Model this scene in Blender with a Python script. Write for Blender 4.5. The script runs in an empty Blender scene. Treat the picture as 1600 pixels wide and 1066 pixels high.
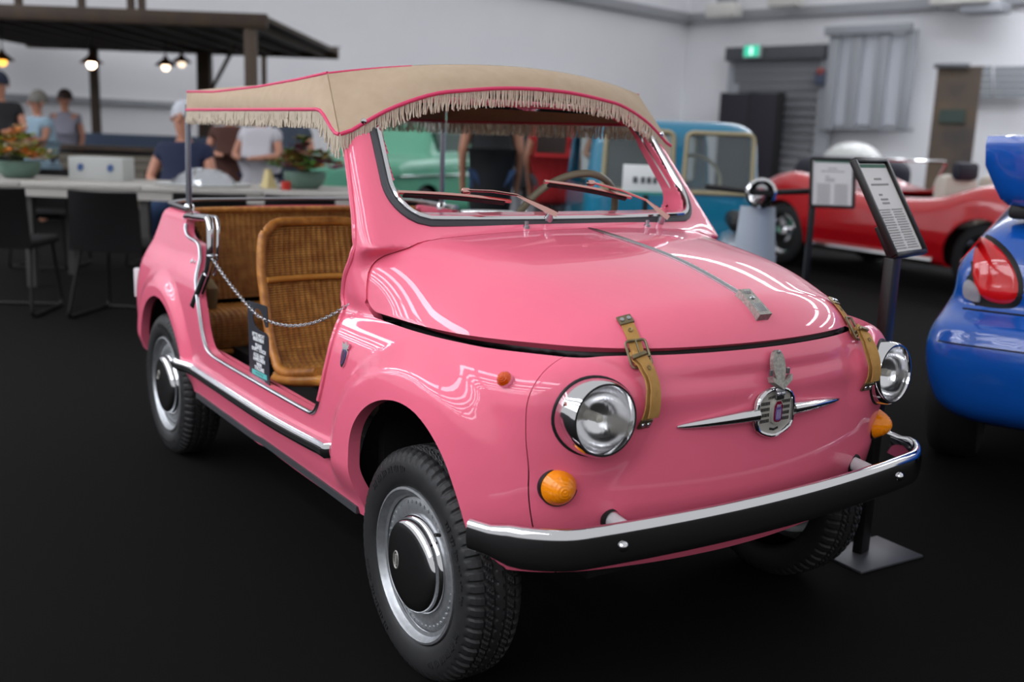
import bpy, bmesh, math, random
import numpy as np
from mathutils import Vector, Matrix
random.seed(7); RNG = np.random.default_rng(7)
SC = bpy.context.scene; COL = SC.collection

# ------------------------------------------------------------------ camera, world, exposure
CAM = np.array([3.6856538, -1.64921628, 1.18517838])
YAW, PITCH, ROLL, FPX = math.radians(145.28863), math.radians(-11.306618), math.radians(2.127759), 1596.0
_cy, _sy, _cp, _sp, _cr, _sr = math.cos(YAW), math.sin(YAW), math.cos(PITCH), math.sin(PITCH), math.cos(ROLL), math.sin(ROLL)
_f = np.array([_cy * _cp, _sy * _cp, _sp]); _r0 = np.array([_sy, -_cy, 0.0]); _u0 = np.cross(_r0, _f)
_r = _cr * _r0 + _sr * _u0; _u = _cr * _u0 - _sr * _r0
cam_data = bpy.data.cameras.new('camera'); cam = bpy.data.objects.new('camera', cam_data); COL.objects.link(cam)
cam.matrix_world = Matrix(((_r[0], _u[0], -_f[0], CAM[0]), (_r[1], _u[1], -_f[1], CAM[1]), (_r[2], _u[2], -_f[2], CAM[2]), (0, 0, 0, 1)))
cam_data.sensor_width = 36.0; cam_data.lens = FPX / 1600 * 36.0
cam_data.clip_start = .05; cam_data.clip_end = 200
cam_data.dof.use_dof = True; cam_data.dof.focus_distance = 2.3; cam_data.dof.aperture_fstop = 2.4
cam_data.dof.aperture_blades = 0
SC.camera = cam
SC.view_settings.view_transform = 'Standard'; SC.view_settings.look = 'None'
SC.view_settings.exposure = -0.03; SC.view_settings.gamma = 1.0; SC.view_settings.use_curve_mapping = False
world = bpy.data.worlds.new('hall_air'); SC.world = world; world.use_nodes = True
world.node_tree.nodes['Background'].inputs[0].default_value = (.90, .91, .94, 1)
world.node_tree.nodes['Background'].inputs[1].default_value = .76
LAMP_STRENGTH = 10.5          # the hall's rows of linear ceiling lamps
def ground_dir():
    f = np.array([_cy, _sy, 0.0]); r = np.array([_sy, -_cy, 0.0])
    return f, r
FWD, RGT = ground_dir()
def seen(px, py, dist):
    """world point in the direction of a spot of the photograph, dist metres ahead of the camera"""
    d = _f + _r * (px - 800) / FPX - _u * (py - 533) / FPX
    return CAM + d * (dist / (d @ FWD))
def ground(px, dist):
    p = seen(px, 300, dist); return np.array([p[0], p[1], 0.0])
# ------------------------------------------------------------------ numeric surface kit
def spline(xs, ys):
    """smooth 1-D curve through knots (finite-difference Hermite), clamped outside"""
    xs = np.array(xs, float); ys = np.array(ys, float)
    h = np.diff(xs); d = np.diff(ys) / h
    m = np.empty(len(xs)); m[0] = d[0]; m[-1] = d[-1]
    m[1:-1] = (d[:-1] * h[1:] + d[1:] * h[:-1]) / (h[:-1] + h[1:])
    def f(x):
        x = np.clip(x, xs[0], xs[-1])
        i = np.clip(np.searchsorted(xs, x, side='right') - 1, 0, len(h) - 1)
        t = (x - xs[i]) / h[i]
        t2 = t * t; t3 = t2 * t
        return ((2*t3 - 3*t2 + 1) * ys[i] + (t3 - 2*t2 + t) * h[i] * m[i]
                + (-2*t3 + 3*t2) * ys[i+1] + (t3 - t2) * h[i] * m[i+1])
    return f
def smax(a, b, k):
    h = np.maximum(k - np.abs(a - b), 0) / k
    return np.maximum(a, b) + h * h * k * 0.25
def smin(a, b, k):
    return -smax(-a, -b, k)
def sstep(x, a, b):
    t = np.clip((x - a) / (b - a), 0, 1)
    return t * t * (3 - 2 * t)
def poly_sdf(px, py, poly):
    """signed distance (negative inside) to a closed 2-D polygon"""
    poly = np.asarray(poly, float)
    d = np.full(px.shape, 1e9); inside = np.zeros(px.shape, bool)
    n = len(poly)
    for i in range(n):
        ax, ay = poly[i]; bx_, by_ = poly[(i + 1) % n]
        ex, ey = bx_ - ax, by_ - ay
        wx, wy = px - ax, py - ay
        t = np.clip((wx * ex + wy * ey) / (ex * ex + ey * ey + 1e-12), 0, 1)
        d = np.minimum(d, (wx - ex * t) ** 2 + (wy - ey * t) ** 2)
        c = ((ay > py) != (by_ > py))
        xi = ax + (py - ay) * ex / (ey if abs(ey) > 1e-12 else 1e-12)
        inside ^= c & (px < xi)
    d = np.sqrt(d)
    return np.where(inside, -d, d)
def smooth_poly(pts, rounds=2):
    """round the corners of a polygon (Chaikin)"""
    p = np.array(pts, float)
    for _ in range(rounds):
        q = np.roll(p, -1, 0)
        p = np.stack([p * .75 + q * .25, p * .25 + q * .75], 1).reshape(-1, p.shape[1])
    return p
def grad(f, P, e=1e-3):
    g = np.empty_like(P)
    for k in range(3):
        d = np.zeros(3); d[k] = e
        g[:, k] = (f(P + d) - f(P - d)) / (2 * e)
    return g
def newton(f, P, it=2, step=.02):
    for _ in range(it):
        g = grad(f, P); v = f(P)
        s = v / np.maximum((g * g).sum(1), 1e-4)
        P = P - np.clip(s, -step, step)[:, None] * g
    return P
def normals_of(f, P):
    g = grad(f, P, 2e-3)
    return g / np.maximum(np.linalg.norm(g, axis=1), 1e-9)[:, None]
def surface_net(f, lo, hi, h, sym=False):
    """quad mesh of f = 0 (f < 0 inside), vertices pulled onto the surface"""
    lo = np.array(lo, float); hi = np.array(hi, float)
    n = np.ceil((hi - lo) / h).astype(int) + 1
    ax = [lo[k] + h * np.arange(n[k]) for k in range(3)]
    G = np.stack(np.meshgrid(*ax, indexing='ij'), -1).reshape(-1, 3)
    ev = lambda G: np.concatenate([f(c) for c in np.array_split(G, max(1, len(G) // 60000))])
    if sym:                                   # mirror-symmetric in y: evaluate one half
        ny = n[1]; m = ny // 2; G4 = G.reshape(n[0], ny, n[2], 3)[:, m:]
        Fh = ev(G4.reshape(-1, 3)).reshape(n[0], ny - m, n[2]); F = np.empty(n)
        F[:, m:] = Fh; F[:, :m] = Fh[:, ::-1][:, :m] if ny % 2 == 0 else Fh[:, 1:][:, ::-1]
    else:
        F = ev(G).reshape(n)
    S = F < 0
    c = [S[i:n[0]-1+i, j:n[1]-1+j, k:n[2]-1+k] for i in (0, 1) for j in (0, 1) for k in (0, 1)]
    tot = sum(x.astype(np.int8) for x in c)
    act = (tot > 0) & (tot < 8)
    idx = -np.ones(act.shape, int); idx[act] = np.arange(act.sum())
    cell = np.argwhere(act)
    acc = np.zeros((len(cell), 3)); cnt = np.zeros(len(cell))
    for a in range(3):
        o = [b for b in range(3) if b != a]
        for i in (0, 1):
            for j in (0, 1):
                p0 = cell.copy(); p0[:, o[0]] += i; p0[:, o[1]] += j
                p1 = p0.copy(); p1[:, a] += 1
                f0 = F[tuple(p0.T)]; f1 = F[tuple(p1.T)]
                m = (f0 < 0) != (f1 < 0)
                t = np.where(m, f0 / np.where(m, f0 - f1, 1), 0)
                q = p0.astype(float); q[:, a] += t
                acc += np.where(m[:, None], q, 0); cnt += m
    V = lo + h * acc / cnt[:, None]
    V = newton(f, V)
    quads = []
    for a in range(3):
        b, c_ = [(1, 2), (2, 0), (0, 1)][a]
        s0 = [slice(None)] * 3; s1 = [slice(None)] * 3
        s0[a] = slice(0, n[a] - 1); s1[a] = slice(1, n[a])
        A = S[tuple(s0)]; B = S[tuple(s1)]
        e = np.argwhere(A != B)
        e = e[(e[:, b] > 0) & (e[:, b] < n[b] - 1) & (e[:, c_] > 0) & (e[:, c_] < n[c_] - 1)]
        def cid(db, dc):
            q = e.copy(); q[:, b] += db; q[:, c_] += dc
            return idx[tuple(q.T)]
        Q = np.stack([cid(-1, -1), cid(0, -1), cid(0, 0), cid(-1, 0)], 1)
        flip = ~A[tuple(e.T)]
        Q[flip] = Q[flip][:, ::-1]
        quads.append(Q)
    return V, np.concatenate(quads)
def tri_of(Q):
    return np.concatenate([Q[:, [0, 1, 2]], Q[:, [0, 2, 3]]])
def clip(V, T, g):
    """keep the side g < 0 of a triangle mesh; returns V, T, cut edges"""
    s = g < 0
    k = s[T].sum(1)
    keep = [T[k == 3]]
    out = {}
    newV = []; cut = []
    base = len(V)
    def rot_to(Tm, want):
        m = s[Tm] if want else ~s[Tm]
        r = np.argmax(m, 1); i = np.arange(len(Tm))
        return np.stack([Tm[i, r], Tm[i, (r + 1) % 3], Tm[i, (r + 2) % 3]], 1)
    T1 = rot_to(T[k == 1], True)      # one vertex kept
    T2 = rot_to(T[k == 2], False)     # one vertex lost
    E = np.concatenate([T1[:, [0, 1]], T1[:, [0, 2]], T2[:, [0, 1]], T2[:, [0, 2]]])
    Es = np.sort(E, 1)
    U, inv = np.unique(Es, axis=0, return_inverse=True)
    inv = inv.reshape(-1)
    ga, gb = g[U[:, 0]], g[U[:, 1]]
    t = (ga / (ga - gb))[:, None]
    NV = V[U[:, 0]] * (1 - t) + V[U[:, 1]] * t
    n1, n2 = len(T1), len(T2)
    a = base + inv[:n1]; b = base + inv[n1:2*n1]
    c = base + inv[2*n1:2*n1+n2]; d = base + inv[2*n1+n2:]
    keep.append(np.stack([T1[:, 0], a, b], 1))
    keep.append(np.stack([c, T2[:, 1], T2[:, 2]], 1))
    keep.append(np.stack([c, T2[:, 2], d], 1))
    cut = np.concatenate([np.stack([a, b], 1), np.stack([d, c], 1)])
    V2 = np.concatenate([V, NV]); T2_ = np.concatenate(keep)
    used = np.unique(T2_); remap = -np.ones(len(V2), int); remap[used] = np.arange(len(used))
    cut = remap[cut]; cut = cut[(cut >= 0).all(1) & (cut[:, 0] != cut[:, 1])]
    T2_ = remap[T2_]
    ok = (T2_[:, 0] != T2_[:, 1]) & (T2_[:, 1] != T2_[:, 2]) & (T2_[:, 0] != T2_[:, 2])
    return V2[used], T2_[ok], cut
def with_rim(V, T, N, depth, pull=None):
    """fold every open edge inward by depth: the sheet gets a visible thickness"""
    E = np.concatenate([T[:, [0, 1]], T[:, [1, 2]], T[:, [2, 0]]])
    key = np.sort(E, 1)
    U, inv, cnt = np.unique(key, axis=0, return_inverse=True, return_counts=True)
    be = E[cnt[inv.reshape(-1)] == 1]
    if not len(be): return V, T, N
    vs = np.unique(be); m = -np.ones(len(V), int); m[vs] = np.arange(len(vs))
    A = V[vs]; D = -N[vs] * depth
    tang = V[be[:, 1]] - V[be[:, 0]]
    fn = np.cross(tang, -N[be[:, 0]]); rn = np.zeros((len(vs), 3))
    np.add.at(rn, m[be[:, 0]], fn); np.add.at(rn, m[be[:, 1]], fn)
    rn = -rn / np.maximum(np.linalg.norm(rn, axis=1), 1e-9)[:, None]
    b0 = len(V); b1 = b0 + len(vs); i0, i1 = m[be[:, 0]], m[be[:, 1]]
    R = np.concatenate([np.stack([b0 + i1, b0 + i0, b1 + i0], 1), np.stack([b0 + i1, b1 + i0, b1 + i1], 1)])
    return np.concatenate([V, A, A + D]), np.concatenate([T, R]), np.concatenate([N, rn, rn])

# ------------------------------------------------------------------ the pink car's skin: x forward, y to its left, z up
_wx = spline([-.62, -.45, -.2, 0, .3, .8, 1.3, 1.6, 1.84, 2.05, 2.3], [.60, .615, .625, .628, .632, .634, .634, .636, .636, .628, .605])
_pz = spline([.2, .28, .36, .46, .56, .63, .68, .72, .75, .77, .79, .82], [-.055, -.030, -.008, 0, .002, -.003, -.014, -.033, -.058, -.082, -.112, -.17])
_xf = spline([.28, .36, .44, .52, .60, .65, .69, .73, .77, .80, .84], [2.215, 2.245, 2.266, 2.276, 2.276, 2.274, 2.278, 2.272, 2.250, 2.225, 2.17])
_T0 = spline([1.1, 1.3, 1.5, 1.63, 1.8, 1.967, 2.113, 2.184, 2.25, 2.3], [.985, .982, .972, .958, .940, .916, .880, .858, .832, .80])
_wd = spline([1.1, 1.4, 1.55, 1.75, 1.9, 2.0, 2.1, 2.2, 2.3], [.578, .576, .570, .558, .545, .522, .484, .432, .372])
_xr = spline([.28, .4, .55, .62, .71, .80, .88, 1.0], [-.50, -.53, -.53, -.50, -.43, -.36, -.31, -.2])
_dt = spline([1.3, 1.65, 1.85, 2.0, 2.1, 2.25], [.036, .036, .050, .072, .092, .10])
_hb = spline([.75, .80, .84, .87, .895, .92, .935, .947, .96, 1.0], [1.535, 1.510, 1.493, 1.488, 1.507, 1.556, 1.582, 1.606, 1.632, 1.70])
_pw = spline([.77, .85, .90, 1.0, 1.1, 1.2, 1.3], [.574, .582, .582, .564, .543, .521, .500])
FW = (1.85, .335); RW = (0.0, .30)
def scr_x(a, z):
    """outer face of the windscreen"""
    return 1.588 - .30 * a * a - .885 * (z - .975)
def body_field(P, hood=False):
    x, a, z = P[:, 0], np.abs(P[:, 1]), P[:, 2]
    # lower tier: fenders, sides, nose, tail
    rf = np.hypot(x - FW[0], z - FW[1]); rr = np.hypot(x - RW[0], z - RW[1])
    fl = .026 * (1 - sstep(rf, .345, .415)) * sstep(z, .30, .42) * (1 - .75 * sstep(x, 1.98, 2.2))
    fr = .022 * (1 - sstep(rr, .31, .385)) * sstep(z, .30, .40)
    back = 1 - sstep(x, .3, .9)
    side = a - (_wx(x) + _pz(z) + fl + fr)
    front = x - (_xf(z) - .33 * a * a)
    rear = -(x - (_xr(z) + .25 * a * a))
    top1 = z - (.83 - .06 * back - .055 * sstep(x, 1.95, 2.2))
    low = smax(smax(side, front, .21), smax(rear, top1, .05), .10)
    # headlamp pods
    ry, rz = a - .442, z - .668
    pod = smax(np.sqrt(ry * ry + rz * rz + 1e-9) - .096, x - (2.205 - .45 * ry), .05)
    pod = smax(pod, 2.0 - x, .05)
    low = smin(low, pod, .07)
    # hood and cowl dome
    dt = _dt(x) * (a / .5) ** 2.4
    top = z - (_T0(x) - dt)
    ds = a - (_wd(x) - (.12 + .42 * sstep(x, 1.48, 1.78)) * np.maximum(z - .77, 0))
    df = x - (2.262 - .42 * a * a - .25 * (z - .78))
    dome = smax(smax(top, ds, .13), df, .085)
    dome = smax(dome, 1.30 - x, .03)
    dome = smax(dome, .735 - z, .02)
    f = smin(low, dome, .025)
    # rear tub sides above the waist crease
    tub = smax(smax(a - (.600 - .20 * np.maximum(z - .68, 0)), z - .885, .03), -(x - (_xr(z) + .012 + .20 * a * a)), .08)
    tub = smax(tub, x - .9, .03)
    f = smin(f, tub, .035)
    # windscreen frame; its foot follows the rear edge of the hood down to the waist
    sx = scr_x(a, z); sx = smin(sx + .004, _hb(z) + .002 + .3 * np.maximum(.44 - a, 0), .02)
    slab = np.maximum((x - sx) * .75, (sx - .095 - x) * .75)
    fr_ = smax(smax(slab, a - _pw(z), .035), z - (1.315 - .065 * sstep(a, .30, .48)), .03)
    fr_ = smax(fr_, .79 - z, .02)
    fr_ = np.maximum(fr_, -glass_sdf(a, z) - .012)
    if hood:
        return dome
    f = smin(f, fr_, .035)
    return f
def glass_sdf(a, z):
    """rounded outline of the windscreen opening in (|y|, z)"""
    zc, hz = 1.128, .148
    w = .487 - .16 * (z - .985)
    r = .085
    qx = a - w + r; qz = np.abs(z - zc) - hz + r
    return np.hypot(np.maximum(qx, 0), np.maximum(qz, 0)) + np.minimum(np.maximum(qx, qz), 0) - r
# ------------------------------------------------------------------ materials
def lin(c):
    if isinstance(c, str):
        c = [int(c[i:i+2], 16) / 255 for i in (0, 2, 4)]
        c = [((v + .055) / 1.055) ** 2.4 if v > .04045 else v / 12.92 for v in c]
    return (c[0], c[1], c[2], 1.0)
MATS = {}
def mat(name, color, rough=.5, metal=0., coat=0., spec=.5, trans=0., ior=1.45, noise=None, bump=None, emit=None, alpha=None, coat_rough=.03):
    """procedural material; noise = (scale, second colour, sharpness), bump = (scale, strength, distance)"""
    if name in MATS: return MATS[name]
    m = bpy.data.materials.new(name); m.use_nodes = True; MATS[name] = m
    nt = m.node_tree; b = nt.nodes['Principled BSDF']
    b.inputs['Base Color'].default_value = lin(color); b.inputs['Roughness'].default_value = rough
    b.inputs['Metallic'].default_value = metal; b.inputs['Coat Weight'].default_value = coat
    b.inputs['Coat Roughness'].default_value = coat_rough
    b.inputs['Specular IOR Level'].default_value = spec; b.inputs['Transmission Weight'].default_value = trans
    b.inputs['IOR'].default_value = ior
    if alpha is not None: b.inputs['Alpha'].default_value = alpha
    if emit: b.inputs['Emission Color'].default_value = lin(emit[0]); b.inputs['Emission Strength'].default_value = emit[1]
    if noise or bump:
        tc = nt.nodes.new('ShaderNodeTexCoord')
    if noise:
        n = nt.nodes.new('ShaderNodeTexNoise'); n.inputs['Scale'].default_value = noise[0]; n.inputs['Detail'].default_value = 4
        nt.links.new(tc.outputs['Object'], n.inputs['Vector'])
        r = nt.nodes.new('ShaderNodeValToRGB'); s = noise[2]
        r.color_ramp.elements[0].position = .5 - s; r.color_ramp.elements[1].position = .5 + s
        r.color_ramp.elements[0].color = lin(color); r.color_ramp.elements[1].color = lin(noise[1])
        nt.links.new(n.outputs['Fac'], r.inputs['Fac']); nt.links.new(r.outputs['Color'], b.inputs['Base Color'])
    if bump:
        n2 = nt.nodes.new('ShaderNodeTexNoise'); n2.inputs['Scale'].default_value = bump[0]; n2.inputs['Detail'].default_value = 3
        nt.links.new(tc.outputs['Object'], n2.inputs['Vector'])
        bp_ = nt.nodes.new('ShaderNodeBump'); bp_.inputs['Strength'].default_value = bump[1]; bp_.inputs['Distance'].default_value = bump[2]
        nt.links.new(n2.outputs['Fac'], bp_.inputs['Height']); nt.links.new(bp_.outputs['Normal'], b.inputs['Normal'])
    return m
# ------------------------------------------------------------------ objects
def tag(o, label=None, cat=None, group=None, kind=None):
    if label: o['label'] = label
    if cat: o['category'] = cat
    if group: o['group'] = group
    if kind: o['kind'] = kind
    return o
def empty(name, loc=(0, 0, 0), rz=0., parent=None):
    o = bpy.data.objects.new(name, None); COL.objects.link(o); o.location = loc; o.rotation_euler = (0, 0, rz)
    o.empty_display_size = .1
    if parent: o.parent = parent
    return o
def obj_of(name, me, parent=None, loc=None):
    o = bpy.data.objects.new(name, me); COL.objects.link(o)
    if parent: o.parent = parent
    if loc is not None: o.location = loc
    return o
def mesh_of(name, V, F, m, smooth=True, normals=None, angle=None):
    me = bpy.data.meshes.new(name)
    V = np.asarray(V, float)
    me.from_pydata(V.tolist(), [], F.tolist() if isinstance(F, np.ndarray) else [list(map(int, f)) for f in F])
    me.materials.append(m)
    if smooth: me.polygons.foreach_set('use_smooth', np.ones(len(me.polygons), bool))
    me.update()
    if angle is not None and smooth: me.set_sharp_from_angle(angle=math.radians(angle))
    if normals is not None: me.normals_split_custom_set_from_vertices(np.asarray(normals, float).tolist())
    return me
class MB:
    """collects shapes into one mesh"""
    def __init__(s): s.V = []; s.F = []; s.n = 0
    def add(s, V, F):
        V = np.asarray(V, float).reshape(-1, 3)
        s.V.append(V); s.F += [[i + s.n for i in f] for f in F]; s.n += len(V); return s
    def box(s, c, d, rot=None, bev=0.):
        c = np.array(c, float); h = np.array(d, float) / 2
        if bev <= 0:
            V = np.array([[x, y, z] for x in (-1, 1) for y in (-1, 1) for z in (-1, 1)], float) * h
            F = [[0, 1, 3, 2], [4, 6, 7, 5], [0, 4, 5, 1], [2, 3, 7, 6], [0, 2, 6, 4], [1, 5, 7, 3]]
        else:
            bm = bmesh.new(); bmesh.ops.create_cube(bm, size=1.0)
            for v in bm.verts: v.co = Vector((v.co.x * h[0] * 2, v.co.y * h[1] * 2, v.co.z * h[2] * 2))
            bmesh.ops.bevel(bm, geom=bm.edges[:], offset=min(bev, .49 * 2 * h.min()), segments=2, affect='EDGES', profile=.5)
            bm.verts.index_update()
            V = np.array([v.co[:] for v in bm.verts]); F = [[v.index for v in f.verts] for f in bm.faces]; bm.free()
        if rot is not None: V = V @ np.array(rot).T
        return s.add(V + c, F)
    def tube(s, path, r, seg=8, closed=False, caps=True, flat=1., up=None):
        P = np.asarray(path, float); n = len(P)
        rr = np.broadcast_to(np.asarray(r, float), (n,))
        T = (np.roll(P, -1, 0) - np.roll(P, 1, 0)) if closed else np.gradient(P, axis=0)
        T /= np.maximum(np.linalg.norm(T, axis=1), 1e-9)[:, None]
        u = np.array(up, float) if up is not None else (np.array([0, 0, 1.]) if abs(T[0][2]) < .9 else np.array([1., 0, 0]))
        V = []; th = np.linspace(0, 2 * math.pi, seg, endpoint=False)
        for i in range(n):
            if up is None and i: pass
            a = u - T[i] * (u @ T[i]); a /= max(np.linalg.norm(a), 1e-9)
            if up is None: u = a
            b = np.cross(T[i], a)
            V.append(P[i] + rr[i] * (np.cos(th)[:, None] * a * flat + np.sin(th)[:, None] * b))
        F = []
        for i in range(n if closed else n - 1):
            j = (i + 1) % n
            for k in range(seg):
                k2 = (k + 1) % seg
                F.append([i*seg + k, j*seg + k, j*seg + k2, i*seg + k2][::-1])
        if caps and not closed:
            F.append(list(range(seg))); F.append([(n-1)*seg + k for k in range(seg)][::-1])
        return s.add(np.concatenate(V), F)
    def sweep(s, path, prof, side, upv=(0, 0, 1), closed=False, caps=True):
        """sweep a 2-D profile (a along side, b along up) along a path; side/upv arrays per point or one vector"""
        P = np.asarray(path, float); n = len(P); S = np.broadcast_to(np.asarray(side, float), (n, 3)); U_ = np.broadcast_to(np.asarray(upv, float), (n, 3))
        pr = np.asarray(prof, float); k = len(pr)
        V = (P[:, None] + pr[None, :, 0, None] * S[:, None] + pr[None, :, 1, None] * U_[:, None]).reshape(-1, 3)
        F = []
        for i in range(n if closed else n - 1):
            j = (i + 1) % n
            for q in range(k):
                q2 = (q + 1) % k; F.append([i*k + q, j*k + q, j*k + q2, i*k + q2])
        if caps and not closed: F.append(list(range(k))[::-1]); F.append([(n-1)*k + q for q in range(k)])
        return s.add(V, F)
    def lathe(s, prof, o=(0, 0, 0), axis=(0, 0, 1), seg=32, ref=None):
        """profile (radius, height along axis)"""
        ax = np.array(axis, float); ax /= np.linalg.norm(ax)
        a = np.array(ref, float) if ref is not None else (np.array([0, 0, 1.]) if abs(ax[2]) < .8 else np.array([1., 0, 0]))
        a = a - ax * (a @ ax); a /= np.linalg.norm(a); b = np.cross(ax, a)
        th = np.linspace(0, 2 * math.pi, seg, endpoint=False); o = np.array(o, float)
        V = []
        for r, h in prof: V.append(o + ax * h + max(r, 1e-5) * (np.cos(th)[:, None] * a + np.sin(th)[:, None] * b))
        F = []
        for i in range(len(prof) - 1):
            for k in range(seg):
                k2 = (k + 1) % seg; F.append([i*seg + k, i*seg + k2, (i+1)*seg + k2, (i+1)*seg + k])
        return s.add(np.concatenate(V), F)
    def grid(s, G, closed_u=False):
        G = np.asarray(G, float); a, b = G.shape[:2]; F = []
        for i in range(a if closed_u else a - 1):
            i2 = (i + 1) % a
            for j in range(b - 1): F.append([i*b + j, i2*b + j, i2*b + j + 1, i*b + j + 1])
        return s.add(G.reshape(-1, 3), F)
    def sheet(s, G, t):
        """a grid with thickness t (a closed slab)"""
        G = np.asarray(G, float); du = np.gradient(G, axis=0); dv = np.gradient(G, axis=1)
        N = np.cross(du, dv); N /= np.maximum(np.linalg.norm(N, axis=2), 1e-9)[..., None]
        a, b = G.shape[:2]; B = G - N * t; F = []
        o = a * b
        for i in range(a - 1):
            for j in range(b - 1):
                q = [i*b + j, (i+1)*b + j, (i+1)*b + j + 1, i*b + j + 1]
                F.append(q); F.append([o + k for k in q[::-1]])
        ring = [i*b for i in range(a)] + [(a-1)*b + j for j in range(1, b)] + [i*b + b - 1 for i in range(a-2, -1, -1)] + [j for j in range(b-2, 0, -1)]
        for k in range(len(ring)):
            p, q = ring[k], ring[(k+1) % len(ring)]; F.append([q, p, o + p, o + q])
        return s.add(np.concatenate([G.reshape(-1, 3), B.reshape(-1, 3)]), F)
    def prism(s, poly, o, ex, ey, ez, depth):
        """extrude a 2-D polygon (along ex, ey) by depth along ez"""
        o, ex, ey, ez = [np.array(v, float) for v in (o, ex, ey, ez)]
        P = np.array([o + ex * a + ey * b for a, b in poly]); n = len(P)
        F = [list(range(n)), list(range(n, 2*n))[::-1]] + [[(i+1) % n, i, n + i, n + (i+1) % n] for i in range(n)]
        return s.add(np.concatenate([P + ez * depth, P]), F)
    def build(s, name, m, parent=None, smooth=True, angle=40, loc=None):
        me = mesh_of(name, np.concatenate(s.V), s.F, m, smooth, angle=angle)
        bm = bmesh.new(); bm.from_mesh(me); bmesh.ops.recalc_face_normals(bm, faces=bm.faces[:]); bm.to_mesh(me); bm.free()
        return obj_of(name, me, parent, loc)
def copy_tree(o, parent=None, loc=None, rz=None):
    c = o.copy(); COL.objects.link(c)
    if parent is not None: c.parent = parent
    if loc is not None: c.location = loc
    if rz is not None: c.rotation_euler[2] = rz
    for ch in [x for x in bpy.data.objects if x.parent == o]: copy_tree(ch, c)
    return c
TEXTS = []
def text(name, body, m, loc, ex, ey, size, parent=None, align='CENTER', depth=.0004, sx=1., bold=0.):
    """flat lettering; turned into real meshes at the end of the script"""
    cu = bpy.data.curves.new(name, 'FONT'); cu.body = body; cu.size = size; cu.align_x = align; cu.align_y = 'CENTER'; cu.extrude = depth; cu.offset = bold
    cu.resolution_u = 2; cu.materials.append(m)
    ex = Vector(ex).normalized(); ey = Vector(ey).normalized(); ez = ex.cross(ey)
    mm = Matrix(((ex.x*sx, ey.x, ez.x, loc[0]), (ex.y*sx, ey.y, ez.y, loc[1]), (ex.z*sx, ey.z, ez.z, loc[2]), (0, 0, 0, 1)))
    o = bpy.data.objects.new('tmp_' + name, cu); COL.objects.link(o)
    TEXTS.append((o, name, mm, parent))
def texts_to_mesh():
    dg = bpy.context.evaluated_depsgraph_get()
    for o, name, mm, parent in TEXTS:
        me = bpy.data.meshes.new_from_object(o.evaluated_get(dg)); me.name = name; me.transform(mm)
        n = obj_of(name, me, parent); n['kind'] = 'stuff'
    for o, *_ in TEXTS: bpy.data.objects.remove(o)
def arc(c, r, a0, a1, n, ex, ey):
    c, ex, ey = [np.array(v, float) for v in (c, ex, ey)]
    t = np.radians(np.linspace(a0, a1, n)); return c + r * (np.cos(t)[:, None] * ex + np.sin(t)[:, None] * ey)
def smooth_path(pts, n=60, closed=False):
    """Catmull-Rom through points, n samples"""
    P = np.asarray(pts, float); k = len(P)
    t = np.linspace(0, k if closed else k - 1, n, endpoint=not closed); out = []
    for u in t:
        i = int(min(u, k - 1 if closed else k - 2)); f = u - i
        g = (lambda j: P[j % k]) if closed else (lambda j: P[min(max(j, 0), k - 1)])
        p0, p1, p2, p3 = g(i-1), g(i), g(i+1), g(i+2)
        out.append(.5 * (2*p1 + (p2-p0)*f + (2*p0 - 5*p1 + 4*p2 - p3)*f*f + (3*p1 - p0 - 3*p2 + p3)*f**3))
    return np.array(out)
def round_path(pts, r, n=6):
    """polyline with rounded corners"""
    P = [np.array(p, float) for p in pts]; out = [P[0]]
    for i in range(1, len(P) - 1):
        a, b, c = P[i-1], P[i], P[i+1]
        da = (a - b); db = (c - b); la, lb = np.linalg.norm(da), np.linalg.norm(db)
        q = min(r, la * .49, lb * .49); p0 = b + da / la * q; p2 = b + db / lb * q
        for t in np.linspace(0, 1, n): out.append((1-t)**2 * p0 + 2*t*(1-t) * b + t*t * p2)
    out.append(P[-1]); return np.array(out)
# ------------------------------------------------------------------ the hall
FLOOR = mat('black_carpet', '050404', .95, spec=.12, noise=(350, '0C0B0A', .25), bump=(500, .5, .003))
WALL = mat('white_wall', 'F3F3F6', .8, noise=(.8, 'EEEEF2', .3))
CEIL = mat('ceiling_panel', '9A9CA0', .9)
def slab(name, corners, zlo, zhi, t, m, parent=None):
    """upright wall slab from plan point a to b"""
    a, b_ = [np.array([p[0], p[1], 0]) for p in corners]
    d = (b_ - a); L = np.linalg.norm(d); d /= L; n = np.array([-d[1], d[0], 0])
    b = MB(); b.box((a + b_) / 2 + (0, 0, (zlo + zhi) / 2), (L, t, zhi - zlo), rot=np.stack([d, n, (0, 0, 1)], 1))
    return b.build(name, m, parent, smooth=False)
b = MB(); b.box((-6, 8, -.05), (60, 60, .1)); tag(b.build('floor', FLOOR, smooth=False), kind='structure')
LAMPM = mat('lamp_tube_glow', 'FFFFFF', .5, emit=('F4F7FF', LAMP_STRENGTH))
WFILL = mat('wall_fill_glow', 'FFFFFF', .5, emit=('F4F7FF', LAMP_STRENGTH * 1.3))  # glow of the added fill lights for the far walls
HOUS = mat('lamp_housing', 'BFC1C4', .6)
for k in range(6):
    yy = -13.4 + 1.75 * k
    t = empty('ceiling_light', (0, yy, 5.2))
    tag(t, 'long linear hall ceiling light, row %s counted from the far side of the hall' % ('one', 'two', 'three', 'four', 'five', 'six')[k], 'lamp', 'rows of linear ceiling lights')
    for q in range(6):
        MB().box((-20 + 5.2 * q, 0, .06), (4.9, .66, .08), bev=.01).build('housing', HOUS, t)
        MB().box((-20 + 5.2 * q, 0, 0), (4.7, .55, .05), bev=.01).build('diffuser', LAMPM, t)
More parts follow.
